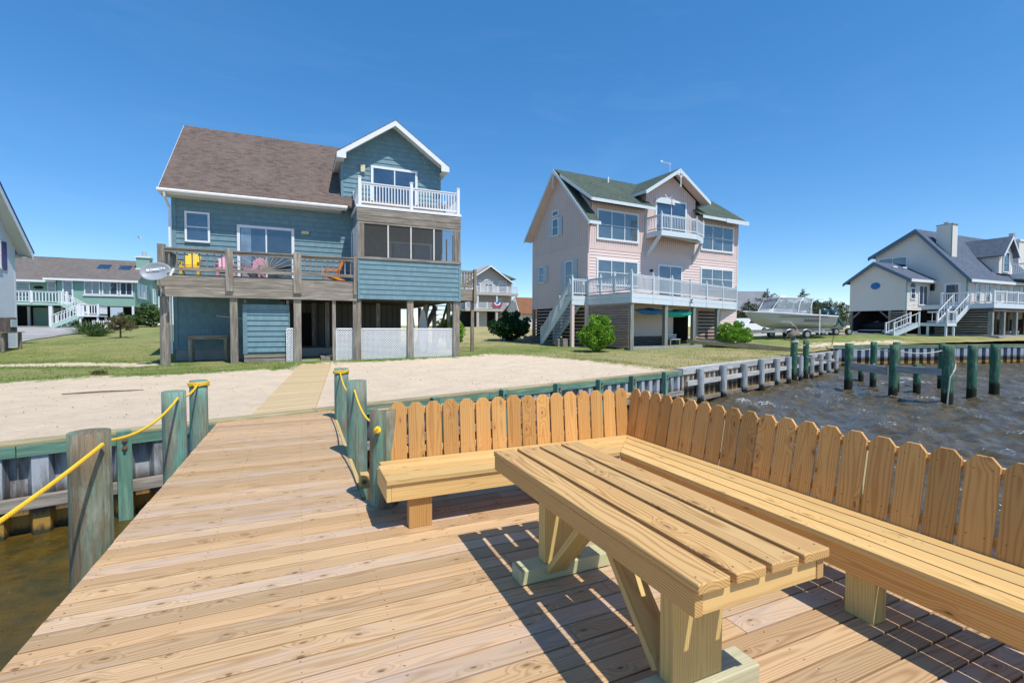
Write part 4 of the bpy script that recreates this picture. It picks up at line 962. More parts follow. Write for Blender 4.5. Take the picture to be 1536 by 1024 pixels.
m.box(2.28,7.14,-.03,.045,6.285,6.56,ax=0); m.box(2.28,7.14,-.03,.05,6.57,6.88,ax=0); m.build('band_board',M['gray'],bl,bevel=.008)
m=MB(FF)
for x in (3.66,4.71,5.81): m.box(x-.03,x+.03,-.03,.02,4.71,6.2)
m.build('mullion',M['soffit'],bl)
s=NT('insect_screen'); tr=s.t.nodes.new('ShaderNodeBsdfTransparent'); mx=s.t.nodes.new('ShaderNodeMixShader'); s.set(col=(.10,.095,.09),rough=.8,spec=.2)
out=next(n for n in s.t.nodes if n.type=='OUTPUT_MATERIAL'); mx.inputs[0].default_value=.50; s.t.links.new(tr.outputs[0],mx.inputs[1]); s.t.links.new(s.b.outputs[0],mx.inputs[2]); s.t.links.new(mx.outputs[0],out.inputs[0]); M['screen']=s.m
for a,b in ((2.61,3.63),(3.69,4.68),(4.74,5.78),(5.84,6.81)):
    m=MB(FF); m.add([(a,-.01,4.72),(b,-.01,4.72),(b,-.01,6.19),(a,-.01,6.19)],[(0,1,2,3)]); m.build('screen',M['screen'],bl)
# side screens & door of porch
m=MB(); m.box(7.09,7.13,22.5,22.6,4.71,6.2); m.box(7.09,7.13,23.6,23.68,4.71,6.2); m.box(7.09,7.13,24.75,24.88,4.71,6.2); m.build('porch_frame',M['gray'],bl)
m=MB(frame((2.31,24.88,0),(0,-1),(-1,0))); m.box(0,.12,0,.05,3.62,6.2); m.box(1.0,1.12,0,.05,3.62,6.2); m.box(.12,1.0,0,.05,6.0,6.2); m.box(1.12,2.4,-.02,.02,3.62,6.2); d=m.build('screen_door',M['vinyl'],bl)
m=MB(frame((2.31,24.88,0),(0,-1),(-1,0))); m.box(.16,.96,.0,.02,3.8,5.96); m.build('pane',M['glassdark'],d)
w=win(bl,FW,4.1,6.3,3.75,5.9,2,False,.1,name='sliding_door')
# balcony
m=MB(); m.box(2.26,7.16,22.38,24.88,6.90,7.02); m.build('balcony_floor',M['vinyl'],bl)
balus(bl,(2.42,22.47),(7.02,22.47),7.02,1.02,.135,.04,.05,M['vinyl'],(0,.505,1),.13,1.22,True,z_b=.1)
balus(bl,(2.42,22.47),(2.42,24.8),7.02,1.02,.135,.04,.05,M['vinyl'],(.97,),.13,1.1,True)
balus(bl,(7.02,22.47),(7.02,24.8),7.02,1.02,.135,.04,.05,M['vinyl'],(.97,),.13,1.1,True)
# wood deck
DXL=-4.98
m=MB(); y=YF+.06
while y<24.88: m.box(DXL-.02,2.28,y,y+.135,3.56,3.6,ax=0); y+=.14
m.build('deck_floor',M['gray'],bl)
m=MB(FF); m.box(DXL-.15,2.26,.0,.05,3.10,3.54,ax=0); m.build('rim_board',M['gray'],bl,bevel=.008)
m=MB(FF); m.box(DXL+.1,2.26,-.04,.045,2.70,3.095,ax=0); m.build('beam',M['gray'],bl,bevel=.008)
m=MB(); 
for k in range(14): x=DXL+.1+k*.55; m.box(x-.02,x+.02,YF+.06,24.88,3.32,3.555,ax=1)
m.box(DXL-.16,DXL-.11,YF,24.88,3.1,3.54,ax=1)
m.build('joists',M['graydark'],bl)
def rpost(x0,x1,zb=2.96,zt=4.68):
    m=MB(FF); m.box(x0,x1,.052,.14,zb,zt,ax=2); m.build('rail_post',M['gray'],bl,bevel=.008)
rpost(-2.82,-2.55);rpost(-.32,.0);rpost(2.12,2.26); 
m=MB(FF); m.box(-5.08,-4.84,-.1,.14,3.55,4.72,ax=2); m.build('rail_post',M['gray'],bl,bevel=.01)
for a,b,bal in ((-4.84,-2.82,1),(-2.55,-.32,0),(0,2.12,1)):
    m=MB(FF); m.box(a,b,.055,.10,4.44,4.56,ax=0); m.box(a,b,.0,.15,4.565,4.61,ax=0); m.box(a,b,.055,.10,3.72,3.85,ax=0)
    if bal:
        n=int((b-a)/.235)
        for k in range(n): x=a+(k+.5)*(b-a)/n; m.box(x-.02,x+.02,.012,.052,3.72,4.56,ax=2)
    else:
        cx=(a+b)/2+.1; 
        for k in range(15):
            an=math.pi*(k+.5)/15; u=Vector((math.cos(an),0,math.sin(an))); t=min((b-cx)/u.x if u.x>0 else 9,(a-cx)/u.x if u.x<0 else 9,.60/u.z); p=Vector((cx,.075,3.86)); m.bar(p+u*.1,p+u*t,.03,.035)
        m.poly([(cx+.2*math.cos(math.pi*j/12),3.85+.14*math.sin(math.pi*j/12)) for j in range(13)],.05,.105)
    m.build('railing',M['gray'],bl)
# side rail (left)
m=MB(frame((-5.0,24.85,0),(0,-1),(-1,0))); m.box(0,2.3,-.02,.02,4.46,4.58,ax=0); m.box(0,2.3,-.07,.05,4.585,4.625,ax=0); m.box(0,2.3,-.02,.02,3.72,3.84,ax=0)
for k in range(11): m.box(.1+k*.2,.16+k*.2,.022,.05,3.66,4.58,ax=2)
m.build('railing',M['gray'],bl)
# ground posts
m=MB(); m.cyl((-4.93,YF+.14,-.3),(-4.93,YF+.14,2.7),.175,.165,n=16,rings=6,wob=.03); m.build('post',M['gray'],bl,smooth=False)
post(bl,-4.93,YF+.14,.34,2.70,3.10,M['graydark'],'post_cap')
for x,w_,z1 in ((-2.57,.27,2.70),(-.18,.30,2.70),(1.30,.15,2.70),(2.28,.36,2.78),(4.69,.29,2.78),(6.95,.32,2.78)): post(bl,x,YF+.17,w_,-.2,z1,M['gray'],d=.24)
# lattice
Lf=frame((0,YF+.20,0),(1,0),(0,-1))
for a,b in ((-.60,-.35),(1.41,2.07),(2.49,4.52),(4.86,6.77)): lattice(bl,Lf,a,b,.02,1.42,M['vinyl'])
# right side deck and stairs of the house
def plat(parent,x0,x1,y0,y1,z,mat,th=.3):
    m=MB(); m.box(x0,x1,y0,y1,z-.04,z); m.box(x0,x1,y0-.04,y0-.001,z-th,z-.0); m.box(x0-.04,x0-.001,y0,y1,z-th,z); m.box(x1+.001,x1+.04,y0,y1,z-th,z); return m.build('deck_floor',mat,parent)
plat(bl,7.3,8.75,25.0,29.5,3.6,M['gray'],.62)
m=MB(frame((7.2,24.95,0),(1,0),(0,-1))); m.box(0,1.45,0,.04,4.5,4.62); m.box(0,1.45,0,.04,3.72,3.82)
for k in range(9): m.box(.05+k*.155,.16+k*.155,-.02,0,3.7,4.6,ax=2)
m.build('railing',M['gray'],bl)
post(bl,8.75,24.9,.17,2.85,4.7,M['gray'],'rail_post'); post(bl,8.66,25.1,.17,-.1,2.98,M['gray']); post(bl,7.9,27.2,.2,-.1,2.98,M['gray'])
m=MB(); 
for k in range(12): m.box(7.4,8.6,29.5+k*.26,29.78+k*.26,3.4-k*.27,3.44-k*.27)
m.bar((7.4,29.5,3.3),(7.4,32.9,.1),.05,.3); m.bar((8.6,29.5,3.3),(8.6,32.9,.1),.05,.3); m.build('back_stairs',M['gray'],bl)
# outdoor shower enclosure
m=MB(frame((0,22.78,0),(1,0),(0,-1))); m.box(-2.25,-.50,-.04,0,.40,2.46); m.lap([(-2.11,.46),(-.53,.46),(-.53,2.24),(-2.11,2.24)],.225,.045); m.box(-2.27,-2.11,0,.05,.38,2.46); m.box(-2.11,-.5,0,.05,2.25,2.47); m.box(-.53,-.49,0,.055,.38,2.24)
m.build('shower_wall',M['bsid'],bl)
m=MB(frame((0,22.78,0),(1,0),(0,-1))); m.box(-2.24,-.5,0,.03,.22,.36,ax=0); m.box(-2.24,-.5,0,.03,.03,.18,ax=0); m.build('skirt_board',M['gray'],bl)
post(bl,-2.18,22.87,.09,0,2.68,M['gray']);post(bl,-.56,22.88,.12,0,2.68,M['gray'])
m=MB(); m.tube([(-3.5,24.78,2.0),(-2.5,24.75,1.9),(-2.42,24.75,1.85),(-2.42,24.75,1.1)],.02,n=6); m.build('pipe',M['vinyl'],bl)
# workbench against the wall
wb_=thing('work_table','grey weathered wooden work table under the deck against the blue wall','table',(-3.7,24.2,.03)); m=MB(); 
for k in range(4): m.box(-4.5,-2.95,24.02+k*.15,24.16+k*.15,1.10,1.14,ax=0)
m.build('tabletop',M['gray'],wb_)
m=MB(); m.box(-4.45,-3.0,24.04,24.08,.98,1.098,ax=0); m.build('apron',M['gray'],wb_)
for x in (-4.38,-3.08):
    for y in (24.12,24.5): m=MB(); m.box(x-.07,x+.07,y-.05,y+.05,.04,.978,ax=2); m.build('leg',M['gray'],wb_)
# surfboards in the right bay
M['surf']=paint('speckled_board',(.62,.63,.64),.4,.3,14,(.25,.25,.27))
for k,x in enumerate((5.05,5.68)):
    m=MB(); pts=[]; n=14
    for j in range(n+1):
        t=j/n; w=.21*math.sin(math.pi*min(1,t*.93+.07))**.6; pts.append((x+w,.3+2.2*t))
    for j in range(n,-1,-1):
        t=j/n; w=.21*math.sin(math.pi*min(1,t*.93+.07))**.6; pts.append((x-w,.3+2.2*t))
    m.fr=frame((0,24.2,0),(1,0),(0,-1)); m.poly(pts,0,.05); o=m.build('surfboard',M['surf'],bevel=.02); tag(o,('pale speckled surfboard standing behind the right lattice panel, nearer the middle post','pale speckled surfboard standing behind the right lattice panel, nearer the corner post')[k],'surfboard','surfboards under the porch')
# satellite dish
M['dish']=paint('dish_grey',(.30,.33,.37),.45,.15,4); M['dishmetal']=paint('dish_arm',(.45,.46,.47),.4,.1,6)
ds=thing('satellite_dish','grey oval satellite dish with white lettering on the corner post of the wood deck','satellite dish',(-5.2,22.2,3.1))
dc=Vector((-5.02,21.75,3.60)); dn=Vector((-.10,-1.0,.28)).normalized(); du=Vector((.96,-.02,.16)); du=(du-dn*du.dot(dn)).normalized(); dv=dn.cross(du)*-1
if dv.z<0: dv=-dv
m=MB(); rings_=8; n=40; vs=[tuple(dc-dn*.11)]
for j in range(1,rings_+1):
    r=j/rings_
    for i in range(n):
        a=2*math.pi*i/n; ca,sa_=math.cos(a),math.sin(a); vs.append(tuple(dc+du*ca*.50*r+dv*sa_*.35*r-dn*.11*(1-r*r)))
fs=[(0,1+i,1+(i+1)%n) for i in range(n)]+[(1+(j-1)*n+i,1+j*n+i,1+j*n+(i+1)%n,1+(j-1)*n+(i+1)%n) for j in range(1,rings_) for i in range(n)]
m.add(vs,fs); o=m.build('reflector',M['dish'],ds,smooth=True); so_=o.modifiers.new('solid','SOLIDIFY'); so_.thickness=.015
m=MB(); m.tube([dc+du*.40-dv*.1,dc+du*.62-dv*.16+dn*.12],[.05,.04],n=8); m.build('feed_arm',M['dishmetal'],ds)
m=MB(); m.bar(dc+du*.47-dv*.30+dn*.1,dc+du*.62-dv*.02+dn*.1,.13,.05); m.build('feed_horn',M['vinyl'],ds,bevel=.01)
m=MB(); m.tube([dc-dn*.12,dc-dn*.28-Vector((0,0,.1)),Vector((-5.0,22.42,3.0)),Vector((-5.0,22.42,2.7))],.03,n=8); m.build('mast',M['dishmetal'],ds)
def text(parent,txt,size,origin,ux,uy,mat,bold=.0,shear=0,name='lettering'):
    cu=bpy.data.curves.new('t','FONT'); cu.body=txt; cu.size=size; cu.extrude=.002; cu.offset=bold; cu.shear=shear; cu.align_x='LEFT'
    ob=bpy.data.objects.new('t',cu); COL.objects.link(ob); dg=bpy.context.evaluated_depsgraph_get(); me=bpy.data.meshes.new_from_object(ob.evaluated_get(dg)); bpy.data.objects.remove(ob)
    V=np.empty(len(me.vertices)*3); me.vertices.foreach_get('co',V); V=V.reshape(-1,3); ux=np.array(ux);uy=np.array(uy);uz=np.cross(ux,uy)
    V=np.array(origin)+V[:,:1]*ux+V[:,1:2]*uy+V[:,2:]*uz
    inv=np.array(MW[parent.name].inverted()); V=V@inv[:3,:3].T+inv[:3,3]; me.vertices.foreach_set('co',V.ravel()); me.materials.clear(); me.materials.append(mat)
    o=bpy.data.objects.new(name,me); COL.objects.link(o); o.parent=parent; return o
# lettering follows the front of the reflector
M['letter']=paint('white_lettering',(.85,.86,.88),.5,.02,3)
text(ds,'DIRECTV',.118,dc+dn*-.040-du*.16+dv*.05,du,dv,M['letter'],.004)
m=MB(); n=16; c0=dc-du*.235+dv*.085-dn*.038; m.add([tuple(c0+du*.055*math.cos(6.283*i/n)+dv*.055*math.sin(6.283*i/n)) for i in range(n)],[tuple(range(n))]); m.build('emblem',M['letter'],ds)
# Adirondack chairs
def adirondack(label,mat,loc,rz,group='adirondack chairs on the wood deck'):
    t=thing('adirondack_chair',label,'chair',loc,rz,group); T=MW[t.name]
    m=MB(T); 
    for k in range(5): m.box(-.27,.27,-.28+k*.10,-.19+k*.10,.36-k*.028,.385-k*.028)
    m.box(-.27,.27,-.32,-.30,.25,.37); m.build('seat',mat,t)
    m=MB(T)
    for k in range(5):
        a=(k-2)*.105; h=1.0-.03*abs(k-2)**1.8; p=Vector((a*.9,.19,.22)); q=Vector((a*1.12,.48,h)); m.bar(p,q,.108,.02,up=(0,-1,.3))
    m.bar((-.28,.30,.5),(.28,.30,.5),.06,.03); m.build('backrest',mat,t)
    for s_ in (-1,1):
        m=MB(T); m.box(s_*.34-.07,s_*.34+.07,-.38,.36,.54,.565); m.build('armrest',mat,t)
        m=MB(T); m.box(s_*.30-.045,s_*.30+.045,-.31,-.285,0,.54); m.build('leg',mat,t)
        m=MB(T); m.bar((s_*.28,-.30,.33),(s_*.28,.55,.03),.025,.11); m.build('leg',mat,t)
    return t
M['cy']=paint('yellow_plastic',(.85,.53,.03),.4,.05,3); M['cp']=paint('pink_plastic',(.60,.28,.38),.45,.08,3); M['cor']=paint('orange_plastic',(.85,.27,.015),.4,.05,3)
adirondack('yellow adirondack chair at the left end of the blue house deck',M['cy'],(-4.17,23.35,3.6),0)
adirondack('pink adirondack chair beside the yellow chair',M['cp'],(-2.98,23.8,3.6),.1)
adirondack('pink adirondack chair behind the sunburst railing panel',M['cp'],(-1.85,23.6,3.6),-.35)
adirondack('orange adirondack chair facing left near the porch door',M['cor'],(1.25,23.5,3.6),-R(80))
# ---------------------------------------------------------------- pink house
PH=R(4.3); PO=Vector((17.108,26.553,0)); pu=(math.cos(PH),math.sin(PH)); pv=(-math.sin(PH),math.cos(PH))
def PW(u,v,z=0): return (PO.x+pu[0]*u+pv[0]*v,PO.y+pu[1]*u+pv[1]*v,z)
LP=frame(PO,pu,pv)       # a=u, d=v, z
def PF(v=0): return frame(PW(0,v),pu,(-pv[0],-pv[1]))      # front walls: a=u, d outward (towards -v)
def PS(u=0): return frame(PW(u,0),pv,(-pu[0],-pu[1]))      # left side: a=v, d outward (-u)
M['pgro']=grooved('pink_grooved_siding',(.80,.62,.57),.2); M['plap']=siding('pink_lap_siding',(.80,.63,.58),.2,False); M['pplain']=paint('pink_trim',(.76,.58,.53),.6,.15,2)
M['groof']=shingle('green_roof_shingles',(.10,.135,.105),(.065,.09,.07),(.14,.165,.135),.15,.3)
M['bluewhite']=paint('pale_trim',(.66,.72,.76),.5,.1,3); M['shutter']=paint('pale_shutter',(.50,.58,.66),.5,.1,3)
M['postgrey']=greywood('deck_post_wood',(.36,.38,.36),(.20,.22,.20),(.46,.48,.46))
ph=thing('pink_house','pink three-storey beach house with green roof, white deck and a small upper balcony','house',PW(7,3,.25),PH)
WU,WV=14.85,7.0
m=MB(LP); m.box(0,WU,0,WV,2.9,6.76); m.box(0,WU,0.002,WV,6.76,8.15)
m.fr=PF(); m.lap([(0,2.9),(WU,2.9),(WU,6.72),(0,6.72)],.2,.034)
m.fr=PS(); m.lap([(0,2.9),(WV,2.9),(WV,6.72),(0,6.72)],.2,.034)
m.build('wall',M['plap'],ph)
m=MB(PS()); gp=[(0,6.9),(WV,6.9),(WV,8.4),(3.2,12.4),(0,9.0)]; m.poly(gp,-.06,.012)
m.fr=PS(WU-.06); m.poly([(0,6.9),(WV,6.9),(WV,8.4),(3.2,12.4),(0,9.7)],-.0,.012)
m.fr=PF(); m.box(0,WU,-.06,.012,6.9,8.2); m.box(.25,5.3,-.06,.013,8.2,9.75); m.box(9.6,WU,-.06,.013,8.2,9.95); m.poly([(5.0,8.1),(9.94,8.1),(9.94,11.0),(7.47,12.45),(5.0,11.0)],-.06,.014)
m.build('upper_wall',M['pgro'],ph)
m=MB(PS(.25)); m.poly([(0,8.0),(2.6,11.6),(0,9.7)],-.02,.0)
for uu,sg in ((5.0,-1),(9.94,1)):
    m.fr=frame(PW(uu,0),pv,(sg*pu[0],sg*pu[1])); m.box(0,2.6,-.1,0,8.4,10.9)
m.build('dormer_cheek',M['pplain'],ph)
m=MB(PF()); m.box(-.02,WU,.0,.035,6.68,6.92); m.box(-.02,.12,0,.04,2.9,9.0); m.box(WU-.12,WU+.02,0,.04,2.9,9.7); m.fr=PS(); m.box(0,WV,0,.035,6.68,6.92); m.box(WV-.12,WV+.02,0,.04,2.9,8.4)
m.build('trim',M['pplain'],ph)
# roofs: (u,v,z) -> world
def Q(*p): return [Vector(PW(*q)) for q in p]
RV,RZ=3.2,12.62; eo=-.62; ue=WU+.14
m=MB()
m.slab(Q((eo,-.93,8.28),(.3,-.93,8.28),(.3,RV,RZ),(eo,RV,RZ)),.08,rn=.1)                 # steep strip at left
m.slab(Q((eo,7.3,8.28),(eo,RV,RZ),(ue,RV,RZ),(ue,7.3,8.28)),.08,rn=.2)
zb=lambda v: RZ-.02-(RV-v)*.705
m.slab(Q((-.30,-.78,zb(-.78)),(5.25,-.78,zb(-.78)),(5.25,RV,zb(RV)),(eo+.05,RV,zb(RV))),.08,rn=.3)
m.slab(Q((5.25,.0,zb(0)),(9.7,.0,zb(0)),(9.7,RV,zb(RV)),(5.25,RV,zb(RV))),.08,rn=.35)
m.slab(Q((9.7,-.70,zb(-.70)+.0),(ue,-.78,zb(-.78)),(ue,RV,zb(RV)),(9.7,RV,zb(RV))),.08,rn=.4)
m.build('roof',M['groof'],ph)
dz=lambda u: 12.80-abs(u-7.47)*.61; hv=3.17
m=MB()
for s_ in (-1,1):
    u0=7.47+s_*hv; z0=dz(u0); vb=min(RV,RV-(RZ-z0)/.705+.2)
    q=Q((u0,-.78,z0),(u0,vb,z0),(7.47,3.6,dz(7.47)),(7.47,-.78,dz(7.47))); q=q if s_<0 else [q[1],q[0],q[3],q[2]]
    m.slab(q,.07,rn=.6)
m.build('dormer_roof',M['groof'],ph)
def rake(m,p,q,h=.2,t=.035):   # sloping trim board between two points (u,v,z)
    p=Vector(PW(*p));q=Vector(PW(*q)); d=(q-p); n=d.cross(Vector((0,0,1))).normalized()*t; vs=[p-n/2,q-n/2,q+n/2,p+n/2]
    m.add([tuple(v) for v in vs]+[(v.x,v.y,v.z-h) for v in vs],[(3,2,1,0),(4,5,6,7),(0,1,5,4),(1,2,6,5),(2,3,7,6),(3,0,4,7)])
m=MB()
rake(m,(eo-.02,-.95,8.24),(eo-.02,RV,RZ-.02),.24); rake(m,(eo-.02,7.32,8.24),(eo-.02,RV,RZ-.02),.24)
rake(m,(eo,-.97,8.26),(.3,-.97,8.26),.2)
rake(m,(-.30,-.80,zb(-.78)-.02),(5.27,-.80,zb(-.78)-.02),.2); rake(m,(-.32,-.78,zb(-.78)-.02),(-.60,2.4,zb(2.4)-.0),.2)
rake(m,(9.9,-.76,zb(-.74)-.02),(12.4,-.80,zb(-.78)-.02),.2); rake(m,(12.4,-.84,zb(-.78)+.0),(ue,-.84,zb(-.78)+.0),.30)
rake(m,(ue+.02,-.84,zb(-.84)),(ue+.02,RV,RZ-.04),.22)
for s_ in (-1,1): rake(m,(7.47+s_*hv,-.80,dz(7.47+hv)-.02),(7.47,-.80,dz(7.47)-.02),.26); rake(m,(7.47+s_*(hv+.02),-.80,dz(7.47+hv)-.02),(7.47+s_*(hv+.02),.6,dz(7.47+hv)-.02),.2)
m.build('fascia',M['bluewhite'],ph)
m=MB()
for s_ in (-1,1): m.slab(Q((7.47+s_*hv*.98,-.76,dz(7.47+hv)-.09),(7.47+s_*hv*.98,0,dz(7.47+hv)-.09),(7.47,0,dz(7.47)-.09),(7.47,-.76,dz(7.47)-.09)),.02)
m.slab(Q((eo+.02,7.2,8.12),(eo+.02,RV,12.44),(0,RV,12.44),(0,7.2,8.12)),.02); m.slab(Q((eo+.02,-.8,8.2),(0,-.8,8.2),(0,RV,12.44),(eo+.02,RV,12.44)),.02)
m.split('soffit',M['pplain'],ph)
# gable ornaments
m=MB(); 
def orn(m,u,v,z,du,dv):
    a=lambda s_,h: Vector(PW(u+du*s_,v+dv*s_,z+h))
    m.bar(a(0,.1),a(0,-1.0),.06,.06); m.bar(a(-.32,-.30),a(0,-.02),.05,.07); m.bar(a(.32,-.30),a(0,-.02),.05,.07); m.bar(a(-.28,-.12),a(0,-.45),.04,.05); m.bar(a(.28,-.12),a(0,-.45),.04,.05); m.ball(a(0,-1.04),.07,8,6)
orn(m,7.47,-.84,12.55,1,0); m.build('gable_ornament',M['bluewhite'],ph); m=MB(); orn(m,-.66,RV,12.35,0,1); m.build('gable_ornament',M['bluewhite'],ph)
F0=PF(); S0=PS()
for a,b,z0,z1 in ((.68,4.32,7.32,9.36),(10.55,14.25,7.36,9.40)): 
    w=win(ph,F0,a,b,z0,z1,3,True,.13,M['white'],M['glassblind'])
for a,b,z0,z1 in ((.70,4.34,4.3,6.10),(10.55,14.28,4.4,6.10)): win(ph,F0,a,b,z0,z1,3,True,.13,M['white'],M['glassblind'])
win(ph,F0,6.17,8.62,3.65,6.05,2,False,.14,name='french_door'); win(ph,F0,5.85,8.98,8.15,10.72,2,False,.16,name='sliding_door')
win(ph,S0,3.35,4.2,8.05,9.35,1,True,.10); win(ph,S0,3.35,4.2,9.45,9.92,1,False,.09); win(ph,S0,5.2,6.0,4.82,6.08,1,True,.08); win(ph,S0,1.55,2.5,4.0,6.12,1,True,.10)
for a,b,z0,z1 in ((2.92,3.33,8.05,9.35),(4.22,4.63,8.05,9.35),(4.78,5.18,4.85,6.05),(6.02,6.42,4.85,6.05),(1.08,1.53,4.0,6.08),(2.52,2.98,4.0,6.08)):
    m=MB(S0); m.box(a,b,.045,.075,z0,z1); 
    for k in range(int((z1-z0)/.1)): m.box(a+.05,b-.05,.073,.085,z0+.05+k*.1,z0+.1+k*.1)
    m.build('shutter',M['shutter'],ph)
m=MB(F0); m.poly([(6.7+.9*math.cos(math.pi*k/10)*1.05,10.35+.42*math.sin(math.pi*k/10)) for k in range(11)],.09,.2); m.bar((7.0,.15,10.7),(6.6,.15,11.05),.06,.05); m.bar((7.0,.15,10.6),(7.4,.15,11.05),.06,.05); m.build('door_pediment',M['bluewhite'],ph)
m=MB(F0); m.box(5.45,5.6,.02,.16,5.45,5.62); m.build('wall_lamp',M['dark'],ph)
m=MB(); p=Vector(PW(7.47,.2,12.72)); m.cyl(p,p+Vector((0,0,.75)),.03,n=6); m.bar(p+Vector((-.75,0,.72)),p+Vector((.1,0,.66)),.03,.03); m.ball(p+Vector((-.75,0,.72)),(.1,.04,.1),8,6); m.build('weather_vane',M['bluewhite'],ph)
m=MB(); p=Vector(PW(3.6,2.4,zb(2.4))); m.cyl(p,p+Vector((0,0,.42)),.07,n=8); m.build('vent_pipe',M['white'],ph)
# balcony
BP=[(5.0,0),(5.0,-1.5),(8.4,-1.5),(9.95,-.75),(9.95,0)]
m=MB(LP); 
def pslab(m,P,z0,z1): n=len(P); m.add([(a,b,z0) for a,b in P]+[(a,b,z1) for a,b in P],[tuple(range(n))[::-1],tuple(range(n,2*n))]+[(i,(i+1)%n,(i+1)%n+n,i+n) for i in range(n)])
pslab(m,BP,8.02,8.12); m.build('balcony_floor',M['gray'],ph)
m=MB()
for a,b in zip(BP,BP[1:]):
    if a[0]==b[0]==9.95: pass
    rake(m,(a[0],a[1],8.11),(b[0],b[1],8.11),.36,.05)
m.build('balcony_rim',M['bluewhite'],ph)
for a,b in zip(BP,BP[1:]): 
    A_,B_=PW(*a)[:2],PW(*b)[:2]; balus(ph,A_,B_,8.12,1.05,.15,.035,.035,M['bluewhite'],(0,) if a!=BP[0] else (.05,),.10,1.15,'ball')
m=MB(); m.bar(PW(5.1,-.02,6.5),PW(5.1,-1.35,7.85),.14,.2); m.bar(PW(9.75,-.02,6.5),PW(9.75,-.8,7.75),.14,.2); m.bar(PW(5.1,-1.35,7.85),PW(9.6,-.95,7.75),.1,.22); m.build('bracket',M['bluewhite'],ph)
# main deck (triangular plan)
D0=(0,-4.18); D1=(WU-.05,-.05)
m=MB(LP); pslab(m,[(0,0),D0,D1,(WU-.05,0)],3.5,3.6); m.build('deck_floor',M['gray'],ph)
m=MB(); rake(m,(*D0,3.55),(*D1,3.55),.27,.06); rake(m,(0,-.0,3.55),(*D0,3.55),.27,.06); rake(m,(-1.25,0,3.55),(0,0,3.55),.27,.06); rake(m,(-1.25,0,3.55),(-1.25,.6,3.55),.27,.06)
rake(m,(*D0,3.27),(*D1,3.27),.30,.05); rake(m,(0,-.0,3.27),(*D0,3.27),.30,.05); rake(m,(-1.25,0,3.27),(0,0,3.27),.30,.05)
m.build('rim_board',M['bluewhite'],ph)
A_,B_=PW(*D0)[:2],PW(*D1)[:2]; balus(ph,A_,B_,3.6,1.05,.135,.035,.04,M['bluewhite'],(0,.155,.31,.475,.64,.82,.99),.11,1.16,'ball',pzb=.62)
balus(ph,PW(0,-.02)[:2],A_,3.6,1.05,.14,.035,.04,M['bluewhite'],(.02,.32,.64),.11,1.16,'ball',pzb=.62)
balus(ph,PW(-1.2,0)[:2],PW(0,0)[:2],3.6,1.05,.14,.035,.04,M['bluewhite'],(0,),.11,1.16,'ball',pzb=.3)
m=MB(LP); m.box(-1.22,0,0,.75,3.5,3.6); m.build('landing',M['gray'],ph)
for s_ in (.01,.27,.525,.78):
    u=D0[0]+(D1[0]-D0[0])*s_; v=D0[1]+(D1[1]-D0[1])*s_; m=MB(LP); m.box(u-.13,u+.13,v+.03,v+.28,.0,3.0,ax=2); m.build('post',M['postgrey'],ph,bevel=.01)
for u,v in ((-1.12,.1),(-.1,-.1)): m=MB(LP); m.box(u-.1,u+.1,v-.1,v+.1,.0,3.0,ax=2); m.build('post',M['plap'],ph)
# stairs down the left side
def run(parent,top,bot,width,mat,railmat,n=14,side=(0,1),rail=True,rh=.95,postn=4,bal=.13,tread=None,cap='ball'):
    """straight stair from top to bot (world points of left stringer top edge); width vector along side"""
    top=Vector(top);bot=Vector(bot); w=Vector((side[0],side[1],0))*width; d=bot-top; hd=Vector((d.x,d.y,0)).normalized()
    m=MB()
    for o_ in (Vector((0,0,0)),w): m.bar(top+o_-Vector((0,0,.12)),bot+o_-Vector((0,0,.12)),.06,.30)
    m.split('stringer',mat,parent)
    m=MB()
    for k in range(n): c=top+d*((k+.5)/n); m.bar(c+Vector((0,0,.0)),c+w,.28,.04)
    m.build('treads',tread or mat,parent)
    if rail:
        m=MB()
        for o_ in (Vector((0,0,0)),w):
            u=Vector((0,0,rh)); m.bar(top+o_+u,bot+o_+u,.07,.05); m.bar(top+o_+Vector((0,0,.12)),bot+o_+Vector((0,0,.12)),.05,.06)
            L=d.length; q=int(L/bal)
            for k in range(q): c=top+o_+d*((k+.5)/q); m.bar(c+Vector((0,0,.12)),c+u,.035,.035,up=(0,1,0))
        m.build('railing',railmat,parent)
        for o_ in (Vector((0,0,0)),w):
            for k in range(postn):
                c=top+o_+d*(k/(postn-1)*.985+.01); m=MB(); m.box(c.x-.055,c.x+.055,c.y-.055,c.y+.055,c.z-.15,c.z+rh+.1,ax=2)
                if cap: m.ball((c.x,c.y,c.z+rh+.17),.055,8,6)
                m.build('rail_post',railmat,parent)
run(ph,PW(-1.2,.25,3.5),PW(-1.2,3.75,.45),1.05,M['bluewhite'],M['bluewhite'],14,side=pu,tread=M['gray'])
# lower enclosure: louvred slats over panels painted near-black for the shade
def slats(parent,fr,a0,a1,z0,z1,mat,sp=.24,h=.13,back=True,t=.03):
    m=MB(fr); z=z0
    while z<z1-.05: m.box(a0,a1,0,t,z,min(z+h,z1),ax=0); z+=sp
    o=m.build('louvre',mat,parent)
    if back: m=MB(fr); m.box(a0,a1,-.30,-.24,z0,z1); m.build('void_shade',M['dark'],parent)
    return o
M['pslat']=greywood('pink_slats',(.50,.38,.34),(.34,.25,.22),(.58,.46,.42))
slats(ph,PS(.03),.05,3.3,.4,2.9,M['pslat']); slats(ph,PS(.03),3.6,6.85,.5,2.9,M['pslat'],.24,.11)
for v in (.0,3.45,6.88): m=MB(LP); m.box(-.06,.14,v-.1,v+.1,.1,2.9,ax=2); m.build('post',M['pslat'],ph)
slats(ph,PS(-.0),-4.0,-.15,.35,2.95,M['pslat'],.155,.13)
